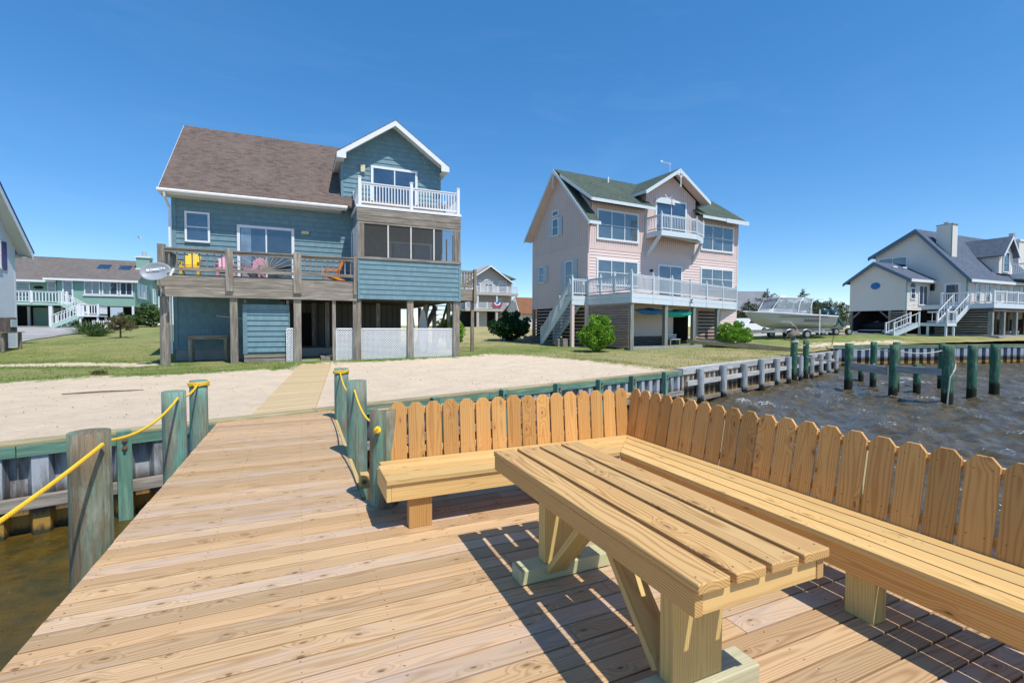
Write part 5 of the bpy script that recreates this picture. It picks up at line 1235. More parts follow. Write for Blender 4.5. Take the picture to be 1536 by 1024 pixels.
m=MB(LP); m.box(.5,7.8,.02,.12,.3,2.9); m.fr=F0; m.lap([(.3,.95),(7.8,.95),(7.8,2.9),(.3,2.9)],.2); m.build('wall',M['plap'],ph); m=MB(LP); m.box(13.0,WU,.02,.12,.3,2.9); m.fr=F0; m.lap([(12.9,.4),(WU,.4),(WU,2.9),(12.9,2.9)],.2); m.build('wall',M['plap'],ph)
m=MB(LP); m.box(.3,7.8,-.05,.0,.2,.9); m.build('kick_board',M['graydark'],ph)
m=MB(LP); m.box(7.8,13,3.2,3.3,.2,2.95); m.build('void_shade',M['dark'],ph)  # near-black sheet paints the shade of the open bay
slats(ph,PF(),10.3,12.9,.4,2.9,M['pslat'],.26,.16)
m=MB(LP); m.box(9.9,10.3,-.1,.1,.1,2.9,ax=2); m.build('post',M['pslat'],ph)
m=MB(LP); m.box(.1,8.6,-3.6,-3.5,.16,.40); m.box(0,14.8,-.2,6.9,.0,.28); m.build('slab',M['concrete'],ph)
# ornament on deck rim
m=MB(); c=Vector(PW(7.0,-2.34,3.32)); m.fr=None; m.tube([c+Vector((.02,-.06,.13)),c+Vector((-.07,-.06,.06)),c+Vector((-.05,-.06,-.06)),c+Vector((.02,-.06,-.12)),c+Vector((.10,-.06,-.14))],[.03,.05,.05,.03,.015],n=6); m.ball(c+Vector((.04,-.06,.10)),.045,6,5); m.build('sea_ornament',M['dark'],ph)
# kayaks
M['kblue']=paint('blue_plastic',(.01,.15,.42),.35,.05,3); M['kgreen']=paint('teal_plastic',(.0,.36,.24),.35,.05,3)
def kayak(label,c,L,mat,rz,w=.36,h=.20):
    m=MB(Matrix.Translation(Vector(c))@Matrix.Rotation(rz,4,'Z')); n=16; pts=[];
    for k in range(n+1): t=k/n*2-1; pts.append((t*L/2,0,.10*t*t))
    m.tube(pts,[max(.02,h*(1-abs(k/n*2-1)**2.6)) for k in range(n+1)],n=12); o=m.build('kayak',mat,smooth=True)
    m=MB(Matrix.Translation(Vector(c))@Matrix.Rotation(rz,4,'Z')); m.ball((-.1,-.02,h*.8),(.5,.17,.09),12,6); m.build('cockpit',M['dark'],o,smooth=True); tag(o,label,'kayak','kayaks slung under the pink house deck'); return o
kayak('blue kayak hanging under the deck of the pink house, left one',PW(3.4,-2.2,2.55),3.0,M['kblue'],PH+.08)
kayak('teal green kayak hanging under the deck of the pink house',PW(6.0,-1.9,2.45),4.0,M['kgreen'],PH+.08,h=.23)
# crate and bench under the deck
t=thing('bench','pale slatted bench under the pink house deck by the opening','bench',PW(6.9,-.9,.28),PH)
m=MB(MW[t.name]); m.box(-.5,.5,-.2,.2,.4,.44); m.build('seat',M['vinyl'],t); m=MB(MW[t.name]); m.box(-.5,.5,.18,.21,.52,.6); m.box(-.5,.5,.18,.21,.68,.76); m.build('backrest',M['vinyl'],t)
for a in (-.45,.45): m=MB(MW[t.name]); m.box(a-.04,a+.04,-.18,.2,0,.4); m.build('leg',M['gray'],t)
m=MB(); x,y=PW(-1.6,1.0)[:2]; m.box(x,x+.75,y,y+.5,.22,.75); o=m.build('storage_box',M['gray'],bevel=.03); tag(o,'low grey box beside the foot of the pink house stairs','box')
# wooden ramp to the bulkhead
rp=thing('ramp','long low wooden ramp running from the pink house to the grey bulkhead','ramp',(25,21,.1))
m=MB(); m.bar((23.6,24.4,.62),(26.6,18.2,.14),.06,.22); m.build('side_board',M['cap_tan'],rp); m=MB(); m.bar((25.0,25.0,.70),(27.7,18.9,.14),.06,.22); m.build('side_board',M['gray'],rp)
m=MB()
n=40
for k in range(n): t=(k+.5)/n; a=Vector((23.6,24.4,.60)).lerp(Vector((26.6,18.2,.12)),t); b=Vector((25.0,25.0,.66)).lerp(Vector((27.7,18.9,.12)),t); m.bar(a,b,.15,.03)
m.build('treads',M['graywhite'],rp)
fe=thing('picket_fence','short low grey fence in front of the dark shrub beside the pink house','fence',(16.3,32.6,.3)); m=MB()
for k in range(12): x=15.3+k*.15; m.box(x,x+.13,32.5+k*.01,32.53+k*.01,.2,.85+.05*math.sin(k*2))
m.build('boards',M['gray'],fe)
# ---------------------------------------------------------------- beige house on the right
M['beige']=siding('beige_lap_siding',(.79,.73,.65),.14,False); M['bgplain']=paint('beige_trim',(.66,.63,.56),.6,.1,2); M['slate']=shingle('slate_blue_shingles',(.13,.16,.21),(.09,.115,.16),(.18,.20,.25)); M['bluetrim']=paint('slate_blue_trim',(.10,.16,.24),.5,.1,3); M['aqua']=paint('green_grey_trim',(.22,.36,.34),.5,.1,3)
bg_=thing('beige_house','beige gabled house with slate blue roof, raised deck and white zigzag stairs','house',(58,27,.95))
gX=51.19; GYF,GYB=25.6,30.55
SX=lambda x: frame((x,0,0),(0,1),(-1,0)); SF=lambda y: frame((0,y,0),(1,0),(0,-1))
m=MB(); m.box(gX,55.3,GYF,GYB,3.2,6.2)
m.fr=SX(gX); pt=[(GYF,3.2),(GYB,3.2),(GYB,6.2),((GYF+GYB)/2+.2,7.75),(GYF,6.2)]; m.poly(pt,-4,0); m.lap(pt,.13,.028)
m.fr=SF(GYF); m.lap([(gX,3.2),(55.2,3.2),(55.2,6.2),(gX,6.2)],.13,.028); m.build('wing_wall',M['beige'],bg_)
ry=(GYF+GYB)/2+.2; m=MB(); 
m.slab([(gX-.35,GYF-.5,6.05),(55.2,GYF-.5,6.05),(55.2,ry,7.95),(gX-.35,ry,7.95)],.08); m.slab([(55.2,GYB+.5,6.05),(gX-.35,GYB+.5,6.05),(gX-.35,ry,7.95),(55.2,ry,7.95)],.08); m.build('wing_roof',M['slate'],bg_)
def rk(m,p,q,h=.25,t=.05):
    p=Vector(p);q=Vector(q); n=(q-p).cross(Vector((0,0,1))).normalized()*t; vs=[p-n/2,q-n/2,q+n/2,p+n/2]
    m.add([tuple(v) for v in vs]+[(v.x,v.y,v.z-h) for v in vs],[(3,2,1,0),(4,5,6,7),(0,1,5,4),(1,2,6,5),(2,3,7,6),(3,0,4,7)])
m=MB(); rk(m,(gX-.38,GYF-.52,6.02),(gX-.38,ry,7.92),.3); rk(m,(gX-.38,GYB+.52,6.02),(gX-.38,ry,7.92),.3); m.build('fascia',M['bluetrim'],bg_)
m=MB(); rk(m,(gX-.3,GYF-.53,6.03),(55,GYF-.53,6.03),.25); m.build('gutter',M['white'],bg_)
m=MB(); 
for k in range(2): c=Vector((52.3+k*1.6,ry-.9,7.95-.9*.72)); m.bar(c+Vector((-.35,0,.1)),c+Vector((.35,0,.1)),.5,.14)
m.build('skylight',M['vinyl'],bg_)
mX=55.25; apY,apZ,eFY,eFZ,eBY,eBZ=26.85,11.2,22.45,5.95,31.0,8.95
m=MB(SX(mX)); pt=[(22.9,3.2),(30.5,3.2),(30.5,9.1),(apY,11.0),(22.9,6.2)]; m.poly(pt,-13,0); m.lap(pt,.13,.028); m.fr=SF(22.9); m.lap([(mX,3.6),(68.2,3.6),(68.2,6.1),(mX,6.1)],.13,.028); m.build('wall',M['beige'],bg_)
m=MB(); m.slab([(mX-.4,eFY,eFZ),(68.6,eFY,eFZ),(68.6,apY,apZ),(mX-.4,apY,apZ)],.1); m.slab([(68.6,eBY,eBZ),(mX-.4,eBY,eBZ),(mX-.4,apY,apZ),(68.6,apY,apZ)],.1); m.build('roof',M['slate'],bg_)
m=MB(); rk(m,(mX-.43,eFY-.02,eFZ-.03),(mX-.43,apY,apZ-.03),.36); rk(m,(mX-.43,eBY+.02,eBZ-.03),(mX-.43,apY,apZ-.03),.36); m.build('fascia',M['bluetrim'],bg_)
m=MB(); rk(m,(mX-.4,eFY-.03,eFZ),(68.6,eFY-.03,eFZ),.25); m.build('gutter',M['white'],bg_)
m=MB(); m.box(gX-.02,gX+.1,GYF-.03,GYF+.03,3.2,6.0); m.box(mX-.03,mX+.08,22.86,22.96,3.6,6.0); m.build('corner_board',M['aqua'],bg_)
ch=MB(SX(mX+.6)); ch.box(24.4,25.6,-1.0,0,7.8,11.3); c_=ch.build('chimney',M['beige'],bg_); m=MB(SX(mX+.6)); m.box(24.35,24.42,-.02,.03,7.9,11.29); m.box(24.33,25.65,-1.02,.02,11.3,11.38); m.build('trim',M['aqua'],c_); m=MB(); m.cyl((mX+1.1,25,11.38),(mX+1.1,25,11.6),.25,n=12); m.build('flue',M['dishmetal'],c_)
# dormer toward the water
m=MB(SF(22.95)); pt=[(61.0,6.8),(63.6,6.8),(63.6,8.7),(62.3,10.2),(61.0,8.7)]; m.poly(pt,-3,0); m.build('dormer_wall',M['beige'],bg_)
m=MB(); m.slab([(60.7,22.5,8.45),(60.7,25.6,8.45),(62.3,26.4,10.35),(62.3,22.5,10.35)][::1],.08); m.slab([(63.9,25.6,8.45),(63.9,22.5,8.45),(62.3,22.5,10.35),(62.3,26.4,10.35)],.08); m.build('dormer_roof',M['slate'],bg_)
m=MB(); rk(m,(60.68,22.47,8.42),(62.3,22.47,10.32),.22); rk(m,(63.92,22.47,8.42),(62.3,22.47,10.32),.22); m.build('fascia',M['white'],bg_)
win(bg_,SF(22.93),61.6,62.8,6.9,8.9,1,False,.1,name='door')
win(bg_,SX(mX),27.6,30.2,7.6,8.7,2,False,.1); win(bg_,SX(mX),23.3,24.6,3.7,5.75,1,False,.2,name='door')
m=MB(SX(mX)); m.box(25.3,25.6,.02,.25,5.1,5.7); m.build('wall_lamp',M['dark'],bg_)
win(bg_,SF(GYF),51.75,52.55,4.2,5.3,1,True,.1); win(bg_,SF(GYF),53.1,54.6,3.65,5.6,2,False,.12,name='french_door')
m=MB(SF(GYF)); m.poly([(52.15+.38*math.cos(math.pi*k/8),5.35+.38*math.sin(math.pi*k/8)) for k in range(9)],.03,.06); m.build('arch_window',M['glass'],bg_)
for x in (56.6,58.4,60.5,63.0,65.0): win(bg_,SF(22.9),x,x+.9,3.9,5.7,1,True,.1)
m=MB(SX(gX)); m.ball((28.2,.06,5.6),(.42,.05,.33),12,6); m.build('sea_medallion',M['kblue'],bg_)
# deck
DX,DYy,DZz=53.8,22.1,3.70
m=MB(); m.box(DX,80,22.1-1.6,GYF,3.6,DZz); m.build('deck_floor',M['gray'],bg_)
EY=20.5
m=MB(); m.box(DX-.05,80,EY-.06,EY-.005,3.28,3.68); m.box(DX-.06,DX-.005,EY,GYF,3.28,3.68); m.build('rim_board',M['bluewhite'],bg_)
m=MB(); m.box(DX,80,EY+.02,EY+.15,2.98,3.27); m.box(DX+.02,DX+.2,EY,25,2.98,3.27); m.build('beam',M['graydark'],bg_)
balus(bg_,(DX,EY),(66.5,EY),DZz,1.05,.17,.022,.04,M['white'],tuple(k/6.2 for k in range(7)),.14,1.1,False); balus(bg_,(DX,24.1),(DX,EY),DZz,1.05,.17,.022,.04,M['white'],(0,),.14,1.1,False); balus(bg_,(DX-1.4,GYF-.1),(51.6+.9,GYF-.1),DZz,1.0,.17,.022,.03,M['white'],(),.1)
for x in (54.0,56.0,58.2,60.4,62.8,65.3,68.0): post(bg_,x,EY+.2,.3,.8,2.98,M['postgrey'])
for x in (55.2,57.3,59.6,62.0,64.5): 
    post(bg_,x,23.5,.25,.8,3.2,M['gray']); m=MB(); m.bar((x,23.5,2.3),(x+.6,23.5,3.2),.1,.1); m.bar((x,23.5,2.3),(x-.6,23.5,3.2),.1,.1); m.build('knee_brace',M['gray'],bg_)
m=MB(); m.box(53.6,75,EY-.5,31,.75,.93); m.box(gX,55.3,GYF,31,.75,.95); m.build('slab',M['concrete'],bg_)
m=MB(); m.box(55.5,70,28.6,28.7,.9,3.2); m.box(gX+.4,gX+.5,25.7,30.3,1.0,1.01); m.box(54.8,54.9,25.7,30.5,.95,3.2); m.box(gX+.1,55.2,30.4,30.5,.95,3.2); m.build('void_shade',M['dark'],bg_)  # near-black sheets paint the shade under the house
slats(bg_,SF(EY+.35),53.9,53.95,.9,3.0,M['gray'],.22,.12)
slats(bg_,SX(DX+.1),EY+.3,24.6,.95,3.2,M['gray'],.22,.13,True); slats(bg_,SX(gX+.05),GYF+.1,26.8,.95,3.2,M['gray'],.22,.12,True)
for y in (GYF+.1,26.95,30.4): post(bg_,gX+.12,y,.2,.85,3.2,M['gray'])
m=MB(); m.bar((gX+.1,29.6,3.15),(gX+.1,30.3,2.5),.1,.12); m.bar((gX+.1,27.8,3.15),(gX+.1,27.1,2.5),.1,.12); m.build('knee_brace',M['gray'],bg_)
# zigzag stairs
run(bg_,(53.75,23.2,3.6),(51.9,23.5,2.0),1.15,M['bluewhite'],M['white'],8,side=(0,-1),bal=.4,postn=2,cap=False)
m=MB(); m.box(50.5,51.9,22.2,24.9,1.9,2.0); m.box(50.45,51.95,22.15,24.95,1.72,1.89); m.build('landing',M['bluewhite'],bg_)
for x,y in ((50.6,22.3),(51.8,22.3),(50.6,23.6),(51.8,24.8)): post(bg_,x,y,.14,.85,1.72,M['bluewhite'])
run(bg_,(50.55,24.9,1.95),(48.9,26.0,1.0),1.2,M['bluewhite'],M['white'],6,side=(-.55,-.83),bal=.5,postn=2,cap=False)
balus(bg_,(51.9,22.2),(50.5,22.2),2.0,1.0,.5,.03,.04,M['white'],(0,1),.12,1.05,False); balus(bg_,(50.5,22.2),(50.5,23.6),2.0,1.0,.5,.03,.04,M['white'],(),.12)
# upper balcony at right
m=MB(); m.box(63.2,68.5,EY,22.9,6.3,6.8); m.build('balcony_floor',M['bluewhite'],bg_)
balus(bg_,(63.3,EY+.05),(68.4,EY+.05),6.8,1.0,.16,.02,.04,M['white'],(.0,.5,.95),.16,1.05,False); balus(bg_,(63.3,22.8),(63.3,EY+.05),6.8,1.0,.16,.02,.04,M['white'],(),.1)
for x in (63.4,65.9,68.2): post(bg_,x,EY+.15,.24,3.7,6.3,M['bluewhite'])
# next chimney / purple house at the frame edge
pr=thing('purple_house','purple house with a beige chimney, cut off by the right edge of the picture','house',(78,30,1.2))
M['purple']=siding('purple_siding',(.16,.05,.16),.14,False)
m=MB(SX(72.5)); pt=[(24,2.5),(33,2.5),(33,7.0),(28.5,9.6),(24,7.0)]; m.poly(pt,-10,0); m.lap(pt,.14,.015); m.build('wall',M['purple'],pr)
m=MB(); m.slab([(72.1,23.5,6.8),(83,23.5,6.8),(83,28.5,9.9),(72.1,28.5,9.9)],.1); m.slab([(83,33.5,6.8),(72.1,33.5,6.8),(72.1,28.5,9.9),(83,28.5,9.9)],.1); m.build('roof',M['slate'],pr)
m=MB(); m.box(70.6,72.0,25.0,26.6,2.5,10.9); c_=m.build('chimney',M['beige'],pr); m=MB(); m.box(70.5,72.1,24.9,26.7,10.9,11.1); m.build('trim',M['white'],c_); m=MB(); m.cyl((71.3,25.8,11.1),(71.3,25.8,11.9),.3,n=12); m.build('flue',M['dishmetal'],c_)
m=MB(); m.box(71,83,24.5,33,1.0,2.5); m.build('foundation',M['graydark'],pr)
# ---------------------------------------------------------------- green house, far left
M['gsid']=siding('mint_siding',(.27,.44,.36),.2,False); M['grroof']=shingle('grey_brown_shingles',(.21,.18,.16),(.155,.135,.125),(.26,.23,.21),.15,.3); M['mint']=paint('mint_trim',(.40,.58,.50),.5,.1,3)
gh_=thing('green_house','long mint green house with white windows, white railings and a grey-brown roof behind the driveway','house',(-20,64,1.5))
Yg=61.8; FG=frame((0,Yg,0),(1,0),(0,-1))
m=MB(FG); m.box(-22.3,-16.06,-9,0,3.5,6.2); m.lap([(-22.3,3.5),(-16.06,3.5),(-16.06,6.2),(-22.3,6.2)],.2,.01); m.box(-34,-22.3,-9,-1.5,3.6,6.0)
m.fr=frame((-16.06,Yg,0),(0,1),(1,0)); m.poly([(0,3.5),(9,3.5),(9,6.2),(4.6,8.3),(0,6.2)],-.1,0); m.lap([(0,3.5),(9,3.5),(9,6.2),(4.6,8.3),(0,6.2)],.2,.015); m.build('wall',M['gsid'],gh_)
m=MB(); m.slab([(-23.2,Yg-.5,6.12),(-15.6,Yg-.5,6.12),(-15.6,66.4,8.75),(-23.2,66.4,8.75)],.1); m.slab([(-34,Yg+.3,5.95),(-22.5,Yg+.3,5.95),(-22.5,66.4,8.68),(-34,66.4,8.68)],.1); m.slab([(-15.6,71.4,6.12),(-34,71.4,6.12),(-34,66.4,8.75),(-15.6,66.4,8.75)],.1); m.build('roof',M['grroof'],gh_)
m=MB(); rk(m,(-23.2,Yg-.52,6.16),(-15.6,Yg-.52,6.16),.2); rk(m,(-34,Yg+.26,5.98),(-22.5,Yg+.26,5.98),.2); m.build('gutter',M['white'],gh_)
for a,b in ((-20.2,-18.9),(-18.75,-17.45),(-17.3,-16.2)): win(gh_,FG,a,b,4.62,6.0,2,False,.1,M['white'],M['glass'])
m=MB(FG); m.box(-20.3,-16.1,.07,.12,4.50,4.60); m.build('sill_board',M['white'],gh_)
win(gh_,FG,-21.9,-21.05,3.7,6.0,1,False,.12,name='door')
F1=frame((0,Yg+1.5,0),(1,0),(0,-1))
win(gh_,F1,-26.2,-24.9,4.3,5.8,1,True,.1); win(gh_,F1,-23.6,-22.9,4.7,5.8,1,True,.1); m=MB(F1); m.ball((-24.3,.03,5.3),(.4,.04,.16),10,6); m.build('fish_plaque',M['dark'],gh_)
Fs=frame((-16.06,Yg,0),(0,1),(1,0)); win(gh_,Fs,.6,4.4,4.4,6.0,3,False,.1); win(gh_,Fs,6.6,7.6,4.0,5.8,1,True,.1)
for x in (-19.3,-17.5):
    m=MB(); m.slab([(x-.5,63.9,7.44+.1),(x+.5,63.9,7.44+.1),(x+.5,64.8,7.95+.1),(x-.5,64.8,7.95+.1)],.12); m.build('skylight',M['glass'],gh_)
m=MB(); m.box(-16.5,-15.3,64.2,65.4,6.9,9.0); c_=m.build('chimney',M['gsid'],gh_); m=MB(); m.box(-16.62,-15.18,64.08,65.52,8.9,9.05); m.box(-16.56,-15.24,64.14,65.46,7.6,7.75); m.build('trim',M['white'],c_); m=MB(); m.cyl((-15.9,64.8,9.05),(-15.9,64.8,9.6),.22,n=10); m.build('flue',M['dishmetal'],c_)
m=MB(); m.box(-34,-21.2,59.9,63.4,3.45,3.65); m.build('deck_floor',M['mint'],gh_)
balus(gh_,(-34,59.9),(-20.9,59.9),3.65,1.1,.24,.07,.06,M['white'],tuple(k/5 for k in range(6)),.14,1.15)
for x in (-33,-28.5,-25.6,-22.2,-20.9): post(gh_,x,60.1,.28,1.3,3.45,M['white'])
m=MB(); m.box(-34,-16.2,66,66.1,1.3,3.5); m.build('void_shade',M['dark'],gh_)  # shade of the open ground floor painted as a near-black sheet
m=MB(); m.box(-25.0,-22.9,63.9,64.0,1.4,3.3); m.build('garage_door',M['gsid'],gh_)
for x in (-25.2,-22.6): post(gh_,x,63.6,.2,1.4,3.4,M['white'])
m=MB(); m.box(-34,-14,59.5,72,1.25,1.42); m.build('slab',M['concrete'],gh_)
run(gh_,(-20.9,59.85,3.6),(-19.3,59.85,2.55),1.1,M['mint'],M['white'],5,side=(0,-1),bal=.24,postn=2,cap=False)
m=MB(); m.box(-19.3,-17.8,57.5,59.9,2.35,2.5); m.build('landing',M['white'],gh_)
balus(gh_,(-17.8,57.6),(-19.2,57.6),2.5,1.0,.2,.07,.06,M['white'],(0,1),.12,1.05); balus(gh_,(-17.8,59.8),(-17.8,57.6),2.5,1.0,.2,.07,.06,M['white'],(),.12)
run(gh_,(-19.3,57.55,2.45),(-21.3,57.55,1.45),1.1,M['mint'],M['white'],5,side=(0,1),bal=.24,postn=2,cap=False)
for x,y in ((-19.2,57.7),(-17.9,57.7),(-17.9,59.7)): post(gh_,x,y,.14,1.2,2.35,M['white'])
m=MB(); m.box(-17.2,-16.2,58.6,58.66,1.4,3.3); m.build('lattice_screen',M['shutter'],gh_); post(gh_,-16.2,Yg-.1,.18,1.3,3.5,M['white'])
fn=thing('picket_fence','short white picket fence beside the green house stairs','fence',(-17,57,1.5)); m=MB()
for k in range(9): m.box(-18.1+k*.16,-18.02+k*.16,57.0,57.03,1.3,2.0)
m.box(-18.15,-16.7,57.03,57.06,1.85,1.92); m.build('boards',M['white'],fn)
# ---------------------------------------------------------------- near left house
nh=thing('grey_house','pale lilac-grey sided house with purple shutters at the left edge of the picture','house',(-20,30,.3))
M['lsid']=siding('pale_grey_siding',(.82,.84,.90),.12,False); M['pshut']=paint('purple_shutter',(.06,.04,.20),.5,.1,3)
Fl=frame((-14.6,0,0),(0,-1),(1,0)); P_=[(-35.45,.1),(-22.8,.1),(-22.8,5.9),(-29.1,12.1),(-35.45,5.9)]
m=MB(Fl); m.poly(P_,-9,0); m.lap(P_,.115,.03); m.box(-35.5,-35.34,0,.03,.1,5.9); m.build('wall',M['lsid'],nh)
m=MB(); m.slab([(-26,36.0,5.62),(-14.05,36.0,5.62),(-14.05,29.1,12.45),(-26,29.1,12.45)][::-1],.12); m.slab([(-26,22.2,5.62),(-14.05,22.2,5.62),(-14.05,29.1,12.45),(-26,29.1,12.45)],.12); m.build('roof',M['grroof'],nh)
m=MB(); rk(m,(-14.03,36.02,5.60),(-14.03,29.1,12.42),.30); rk(m,(-14.03,22.18,5.60),(-14.03,29.1,12.42),.30); m.box(-20,-14.0,35.95,36.03,5.3,5.62); m.build('fascia',M['white'],nh)
m=MB(); m.slab([(-14.6,35.98,5.36),(-14.06,35.98,5.36),(-14.06,29.1,12.12),(-14.6,29.1,12.12)],.02); m.box(-14.6,-14.06,35.4,35.98,5.30,5.34); m.build('soffit',M['soffit'],nh)
m=MB(); rk(m,(-13.99,36.06,5.70),(-13.99,29.1,12.55),.09,.04); m.build('drip_edge',M['pshut'],nh)
m=MB(Fl); m.box(-34.62,-34.1,.02,.06,4.5,6.0); m.build('shutter',M['pshut'],nh); win(nh,Fl,-34.05,-33.0,4.5,6.0,1,True,.1)
t=thing('side_table','weathered wooden side table against the pale grey house wall','table',(-14.0,32.6,.3)); m=MB(); 
for k in range(5): m.box(-14.4+k*.16,-14.26+k*.16,31.9,33.9,1.16,1.2,ax=1)
m.build('tabletop',M['gray'],t)
for x,y in ((-14.3,33.7),(-13.75,33.7),(-14.3,32.1),(-13.75,32.1)): m=MB(); m.box(x-.06,x+.06,y-.06,y+.06,.2,1.16,ax=2); m.build('leg',M['gray'],t)
m=MB(); m.box(-14.35,-13.8,32.9,33.6,1.2,1.95); o=m.build('cabinet',M['graydark'],bevel=.03); tag(o,'grey boxy cabinet sitting on the side table by the pale grey wall','cabinet'); m=MB(); m.box(-13.80,-13.77,32.98,33.5,1.45,1.85); m.build('door',M['shutter'],o)
# ---------------------------------------------------------------- far house in the middle
M['tan']=siding('tan_siding',(.52,.48,.43),.2,False); M['pale']=paint('pale_door',(.50,.52,.52),.5,.1,2)
mh=thing('tan_house','far tan three-storey house with white double balconies and a green-grey gable roof','house',(30,78,1.45))
Ym=74.4; Fm=frame((0,Ym,0),(1,0),(0,-1)); Fm2=frame((0,Ym+2.2,0),(1,0),(0,-1))
m=MB(Fm2); m.poly([(24.5,4.2),(33.6,4.2),(33.6,9.2),(29.2,12.0),(24.5,9.0)],-8,0); m.fr=None; m.box(24.5,28.4,Ym+.2,Ym+.3,4.0,4.6); m.box(24.5,34,Ym-.02,Ym+2.2,4.05,4.45); m.box(24.5,34,Ym-.02,Ym+2.2,6.75,7.2); m.box(31.0,34.6,Ym+4,Ym+9,4.2,9.4); m.box(31.5,33.9,Ym+2,Ym+3,1.3,4.1); m.build('wall',M['tan'],mh)
m=MB(); 
for s_ in (-1,1): 
    q=[(29.4+s_*4.3,Ym+1.2,9.05),(29.4+s_*4.3,Ym+10,9.05),(29.4,Ym+10,11.85),(29.4,Ym+1.2,11.85)]; m.slab(q if s_<0 else [q[1],q[0],q[3],q[2]],.12)
cx,cy=33.0,Ym+6.5
for a,b in (((30.4,Ym+3.6),(35.2,Ym+3.6)),((35.2,Ym+3.6),(35.2,Ym+9.5)),((35.2,Ym+9.5),(30.4,Ym+9.5)),((30.4,Ym+9.5),(30.4,Ym+3.6))): m.slab([(*a,10.0),(*b,10.0),(cx,cy,11.5)],.12)
m.build('roof',M['groof'],mh)
m=MB(); rk(m,(25.1,Ym+1.15,9.05),(29.4,Ym+1.15,11.88),.26); rk(m,(33.7,Ym+1.15,9.05),(29.4,Ym+1.15,11.88),.26); m.build('fascia',M['white'],mh)
for a,b in ((26.4,27.9),(28.6,30.2),(31.2,32.7)):
    win(mh,Fm2,a,b,7.2,8.9,2,False,.14); win(mh,Fm2,a,b,9.1,9.45,1,False,.1)
for a,b in ((26.6,27.6),(30.9,31.9)): win(mh,Fm2,a,b,4.5,6.5,1,False,.14,name='door')
win(mh,frame((0,Ym+4,0),(1,0),(0,-1)),33.2,34.2,8.3,9.3,1,False,.1)
for z in (4.45,7.2): balus(mh,(24.6,Ym+.1),(33.9,Ym+.1),z,1.05,.16,.06,.06,M['white'],tuple(k/5 for k in range(6)),.16,1.1)
for x in (26.7,30.1,33.7): post(mh,x,Ym+.2,.22,4.45,6.75,M['white'])
for x in (26.7,30.1,33.7): post(mh,x,Ym+.3,.4,1.2,4.05,M['tan'])
m=MB(); m.box(27.2,28.8,Ym+1.4,Ym+1.5,1.4,4.0); m.build('garage_door',M['pale'],mh); m=MB(); m.box(24.5,34,Ym+3.5,Ym+3.6,1.3,4.1); m.build('void_shade',M['dark'],mh)  # near-black sheet behind the garage level paints its shade
M['red']=paint('red_cloth',(.50,.05,.06),.8,.1,3)
o=None
for j,(r0_,r1_,mt) in enumerate(((.0,.35,M['kblue']),(.35,.6,M['white']),(.6,.95,M['red']))):
    m=MB(Fm); n=10; vs=[(30.1+r*math.cos(math.pi+math.pi*k/n),.12+.01*j,5.55+r*.9*math.sin(math.pi+math.pi*k/n)) for r in (r0_,r1_) for k in range(n+1)]; m.add(vs,[(k,k+1,k+n+2,k+n+1) for k in range(n)])
    b=m.build('bunting' if o is None else 'band',mt,o); 
    if o is None: o=b; tag(o,'red white and blue fan bunting hung on the lower balcony of the tan house','bunting')
# brown roofed house
br=thing('brown_house','distant house with an orange-brown roof peeping out left of the pink house','house',(33,64,1.3)); M['brnroof']=shingle('rust_shingles',(.30,.14,.07),(.22,.10,.05),(.34,.18,.1))
m=MB(); m.box(29.6,40,63.4,70,.9,3.6); m.fr=frame((29.6,0,0),(0,1),(-1,0)); m.poly([(63.4,3.6),(70,3.6),(66.7,5.7)],-1,0); m.build('wall',M['bgplain'],br)
m=MB(); m.slab([(29.0,63.0,3.4),(40,63.0,3.4),(40,66.7,6.0),(29.9,66.7,6.0)],.12); m.slab([(40,70.4,3.4),(29.0,70.4,3.4),(29.9,66.7,6.0),(40,66.7,6.0)],.12); m.build('roof',M['brnroof'],br)
m=MB(); rk(m,(28.98,63.0,3.4),(29.88,66.7,6.0),.22); m.build('fascia',M['white'],br)
# grey houses beyond the boat
M['paleroof']=shingle('pale_grey_shingles',(.27,.28,.30),(.22,.23,.25),(.32,.33,.35)); M['brick']=paint('dark_red_wall',(.12,.075,.065),.8,.2,2)
def farhouse(label,px0,px1,D,ze,zr_,dep,wallm,roofm,zb=1.3,gable_right=True):
    x0,y0=atpx(px0,D); x1,y1=atpx(px1,D); u=Vector((x1-x0,y1-y0,0)); L=u.length; u.normalize(); n=Vector((u.y,-u.x,0)); t=thing('grey_house',label,'house',((x0+x1)/2,(y0+y1)/2,zb)); F=frame((x0,y0,0),(u.x,u.y),(n.x,n.y))
    m=MB(F); m.box(0,L,-dep,0,zb,ze); 
    for a in (0,L-.1): 
        m.add([(a,0,ze),(a,-dep,ze),(a,-dep/2,zr_)]+[(a+.1,0,ze),(a+.1,-dep,ze),(a+.1,-dep/2,zr_)],[(0,1,2),(5,4,3),(0,3,4,1),(1,4,5,2),(2,5,3,0)])
    m.build('wall',wallm,t); m=MB(F)
    m.slab([(-.4,.5,ze-.2),(L+.4,.5,ze-.2),(L+.4,-dep/2,zr_+.12),(-.4,-dep/2,zr_+.12)],.14); m.slab([(L+.4,-dep-.5,ze-.2),(-.4,-dep-.5,ze-.2),(-.4,-dep/2,zr_+.12),(L+.4,-dep/2,zr_+.12)],.14); m.build('roof',roofm,t)
    win(t,F,L*.3,L*.3+1.2,zb+1,ze-.5,2,False,.1); return t
farhouse('distant grey-roofed house just right of the pink house',1085,1133,72,4.2,7.0,9,M['brick'],M['paleroof'])
farhouse('distant house with a long pale grey roof behind the pines and the boat bow',1126,1166,84,4.6,8.1,10,M['brick'],M['paleroof'])
farhouse('distant low grey-green roofed house beyond the boat canopy',1208,1254,92,4.2,6.4,9,M['brick'],M['groof'])
